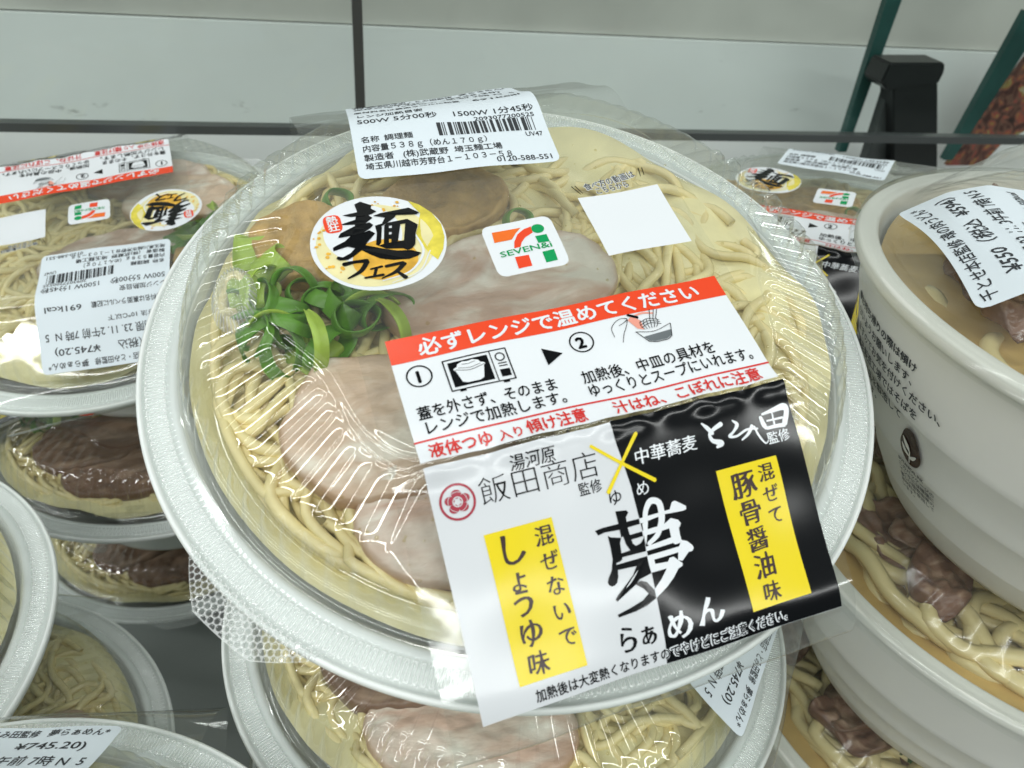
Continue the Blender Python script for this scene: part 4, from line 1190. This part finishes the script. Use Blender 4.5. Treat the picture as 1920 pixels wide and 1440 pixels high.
d1 = 0.545
tag(solid("glass_divider", prism([at(1672, -30, d1), at(1702, -30, d1), at(1587, 285, d1), at(1572, 285, d1)][::-1], 0.006), M["teal"]), "slim teal edged glass divider standing left of the black bracket", "glass divider", "glass dividers behind the pane")
tag(solid("glass_divider", prism([at(1925, 20, d1), at(1925, 92, d1), at(1786, 300, d1), at(1770, 300, d1)][::-1], 0.006), M["teal"]), "broad teal edged glass divider beside the food picture", "glass divider", "glass dividers behind the pane")

m, nt, p = mat("food_picture")
tc = nt.nodes.new("ShaderNodeTexCoord")
n1 = nt.nodes.new("ShaderNodeTexNoise")
n1.inputs["Scale"].default_value = 70
n1.inputs["Detail"].default_value = 6
n1.inputs["Distortion"].default_value = 1.6
nt.links.new(tc.outputs["Object"], n1.inputs["Vector"])
cr_ = nt.nodes.new("ShaderNodeValToRGB")
e_ = cr_.color_ramp.elements
e_[0].position, e_[0].color = 0.30, (0.02, 0.012, 0.01, 1)
e_[1].position, e_[1].color = 0.75, (0.45, 0.38, 0.30, 1)
for q, c_ in ((0.42, (0.09, 0.035, 0.028, 1)), (0.50, (0.16, 0.085, 0.06, 1)), (0.56, (0.30, 0.06, 0.05, 1)), (0.63, (0.26, 0.2, 0.06, 1))):
    x_ = e_.new(q)
    x_.color = c_
nt.links.new(n1.outputs["Fac"], cr_.inputs[0])
nt.links.new(cr_.outputs[0], p.inputs["Base Color"])
p.inputs["Roughness"].default_value = 0.3
tag(solid("picture_board", prism([at(1960, 60, 0.555), at(1960, 225, 0.555), at(1880, 268, 0.555), at(1840, 310, 0.555), at(1775, 310, 0.555)][::-1], 0.004), m), "dark red and brown food picture board behind the glass", "picture board")

br = thing("glass_bracket", "black plastic bracket clamped behind the glass", "bracket")
d2 = 0.515
solid("head", prism([at(1670, 118, d2), at(1773, 118, d2), at(1772, 135, d2), at(1760, 158, d2), at(1664, 170, d2), at(1652, 156, d2)][::-1], 0.024), M["black_plastic"], br, 0.12)
solid("stem", prism([at(1675, 160, d2 + 0.002), at(1759, 155, d2 + 0.002), at(1758, 330, d2 + 0.002), at(1675, 330, d2 + 0.002)][::-1], 0.018), M["black_plastic"], br, 0.08)
solid("side_plate", prism([at(1664, 178, d2 + 0.012), at(1680, 178, d2 + 0.012), at(1680, 320, d2 + 0.012), at(1618, 320, d2 + 0.012)][::-1], 0.01), M["dark_trim"], br, 0.04)

# ---------------------------------------------------------------- the packs
GR = "ramen bowls stacked in the case"
GU = "udon bowls stacked at the right"
main = build_ramen("ramen_bowl")
main["label"] = "big tilted front ramen bowl, black and white title panel with two yellow strips"
main["group"] = GR
packs = []


def ramen(label, loc, **k):
    o = copy_tree(main)
    o["label"] = label
    packs.append(o)
    place(o, loc, **k)
    return o


ramen("ramen bowl directly under the big front one, noodles and pork showing below its title panel", (0.007, 0.001, -0.113), yaw=-112, turn=127)
ramen("ramen bowl resting on the shelf at the foot of the middle stack", (0.004, 0.004, -0.289), yaw=30)
ramen("ramen bowl second from the foot of the middle stack", (0.006, 0.003, -0.203), yaw=100)
dk_ = packs[0]
a_ = ramen("ramen bowl with upside down print, topmost of the rear left stack", (-0.2072, 0.1578, -0.0823),
           axes=((-0.9063, -0.40046, -0.13507), (0.4199, -0.88947, -0.18035), (-0.04791, -0.22016, 0.97429)))
ramen("shadowed ramen bowl in the middle of the rear left stack, brown pork under its lid", (-0.203, 0.164, -0.186), yaw=-84, turn=114)
ramen("shadowed ramen bowl at the bottom of the rear left stack", (-0.219, 0.190, -0.289), yaw=75, turn=-30)
ramen("ramen bowl cut by the left edge, sideways price sticker, topmost of its stack", (-0.240, -0.061, -0.113), yaw=-127)
ramen("ramen bowl beside the bare grey shelf, under the one cut by the left edge", (-0.2165, -0.058, -0.204), yaw=4, turn=120)
ramen("ramen bowl at the foot of the front left stack", (-0.222, -0.056, -0.289), yaw=20)
ramen("ramen bowl in the bottom left corner with 691kcal on its sticker", (-0.104, -0.168, -0.100), yaw=9)
ramen("ramen bowl hidden under the one in the bottom left corner", (-0.104, -0.170, -0.195), yaw=70)
ramen("ramen bowl on the shelf under the bottom left corner stack", (-0.105, -0.171, -0.289), yaw=120)
ramen("half hidden ramen bowl at the back right under the black bracket", (0.1525, 0.1883, -0.0547), axes=((0.91656, -0.38656, 0.10245), (0.37868, 0.9213, 0.08837), (-0.12855, -0.0422, 0.9908)))
ramen("ramen bowl under the half hidden back right one", (0.156, 0.186, -0.160), yaw=40)
ramen("ramen bowl on the shelf at the foot of the back right stack", (0.158, 0.184, -0.289), yaw=-30)
place(main, (0, 0, 0), axes=((0.92015, 0.37686, 0.10631), (-0.39094, 0.8687, 0.30418), (0.02228, -0.32145, 0.94666)))

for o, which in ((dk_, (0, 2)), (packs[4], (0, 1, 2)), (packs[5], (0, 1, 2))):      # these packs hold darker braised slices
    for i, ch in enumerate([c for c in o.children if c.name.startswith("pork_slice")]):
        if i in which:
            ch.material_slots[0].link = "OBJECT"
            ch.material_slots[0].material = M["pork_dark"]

udon = build_udon("udon_bowl")
udon["label"] = "white udon bowl with 550 yen price sticker and black print on its side"
udon["group"] = GU
for lab, loc, yaw, turn in (("udon bowl with thick noodles and beef, just below the one with 550 yen sticker", (0.202, 0.029, -0.077), 195, -175),
                      ("shadowed udon bowl third from the top at right, beef showing beside the black panel", (0.206, 0.034, -0.172), 205, -75),
                      ("udon bowl on the shelf at the foot of the right stack", (0.207, 0.035, -0.266), 130, 0)):
    o = copy_tree(udon)
    o["label"] = lab
    place(o, loc, yaw=yaw, turn=turn)
place(udon, (0.199, 0.021, 0.020))
for ch in udon.children:
    if ch.name.split('.')[0] == 'noodles':
        ch.location.z -= 0.006
    if ch.name.split('.')[0] == 'broth':
        ch.location.z += 0.004
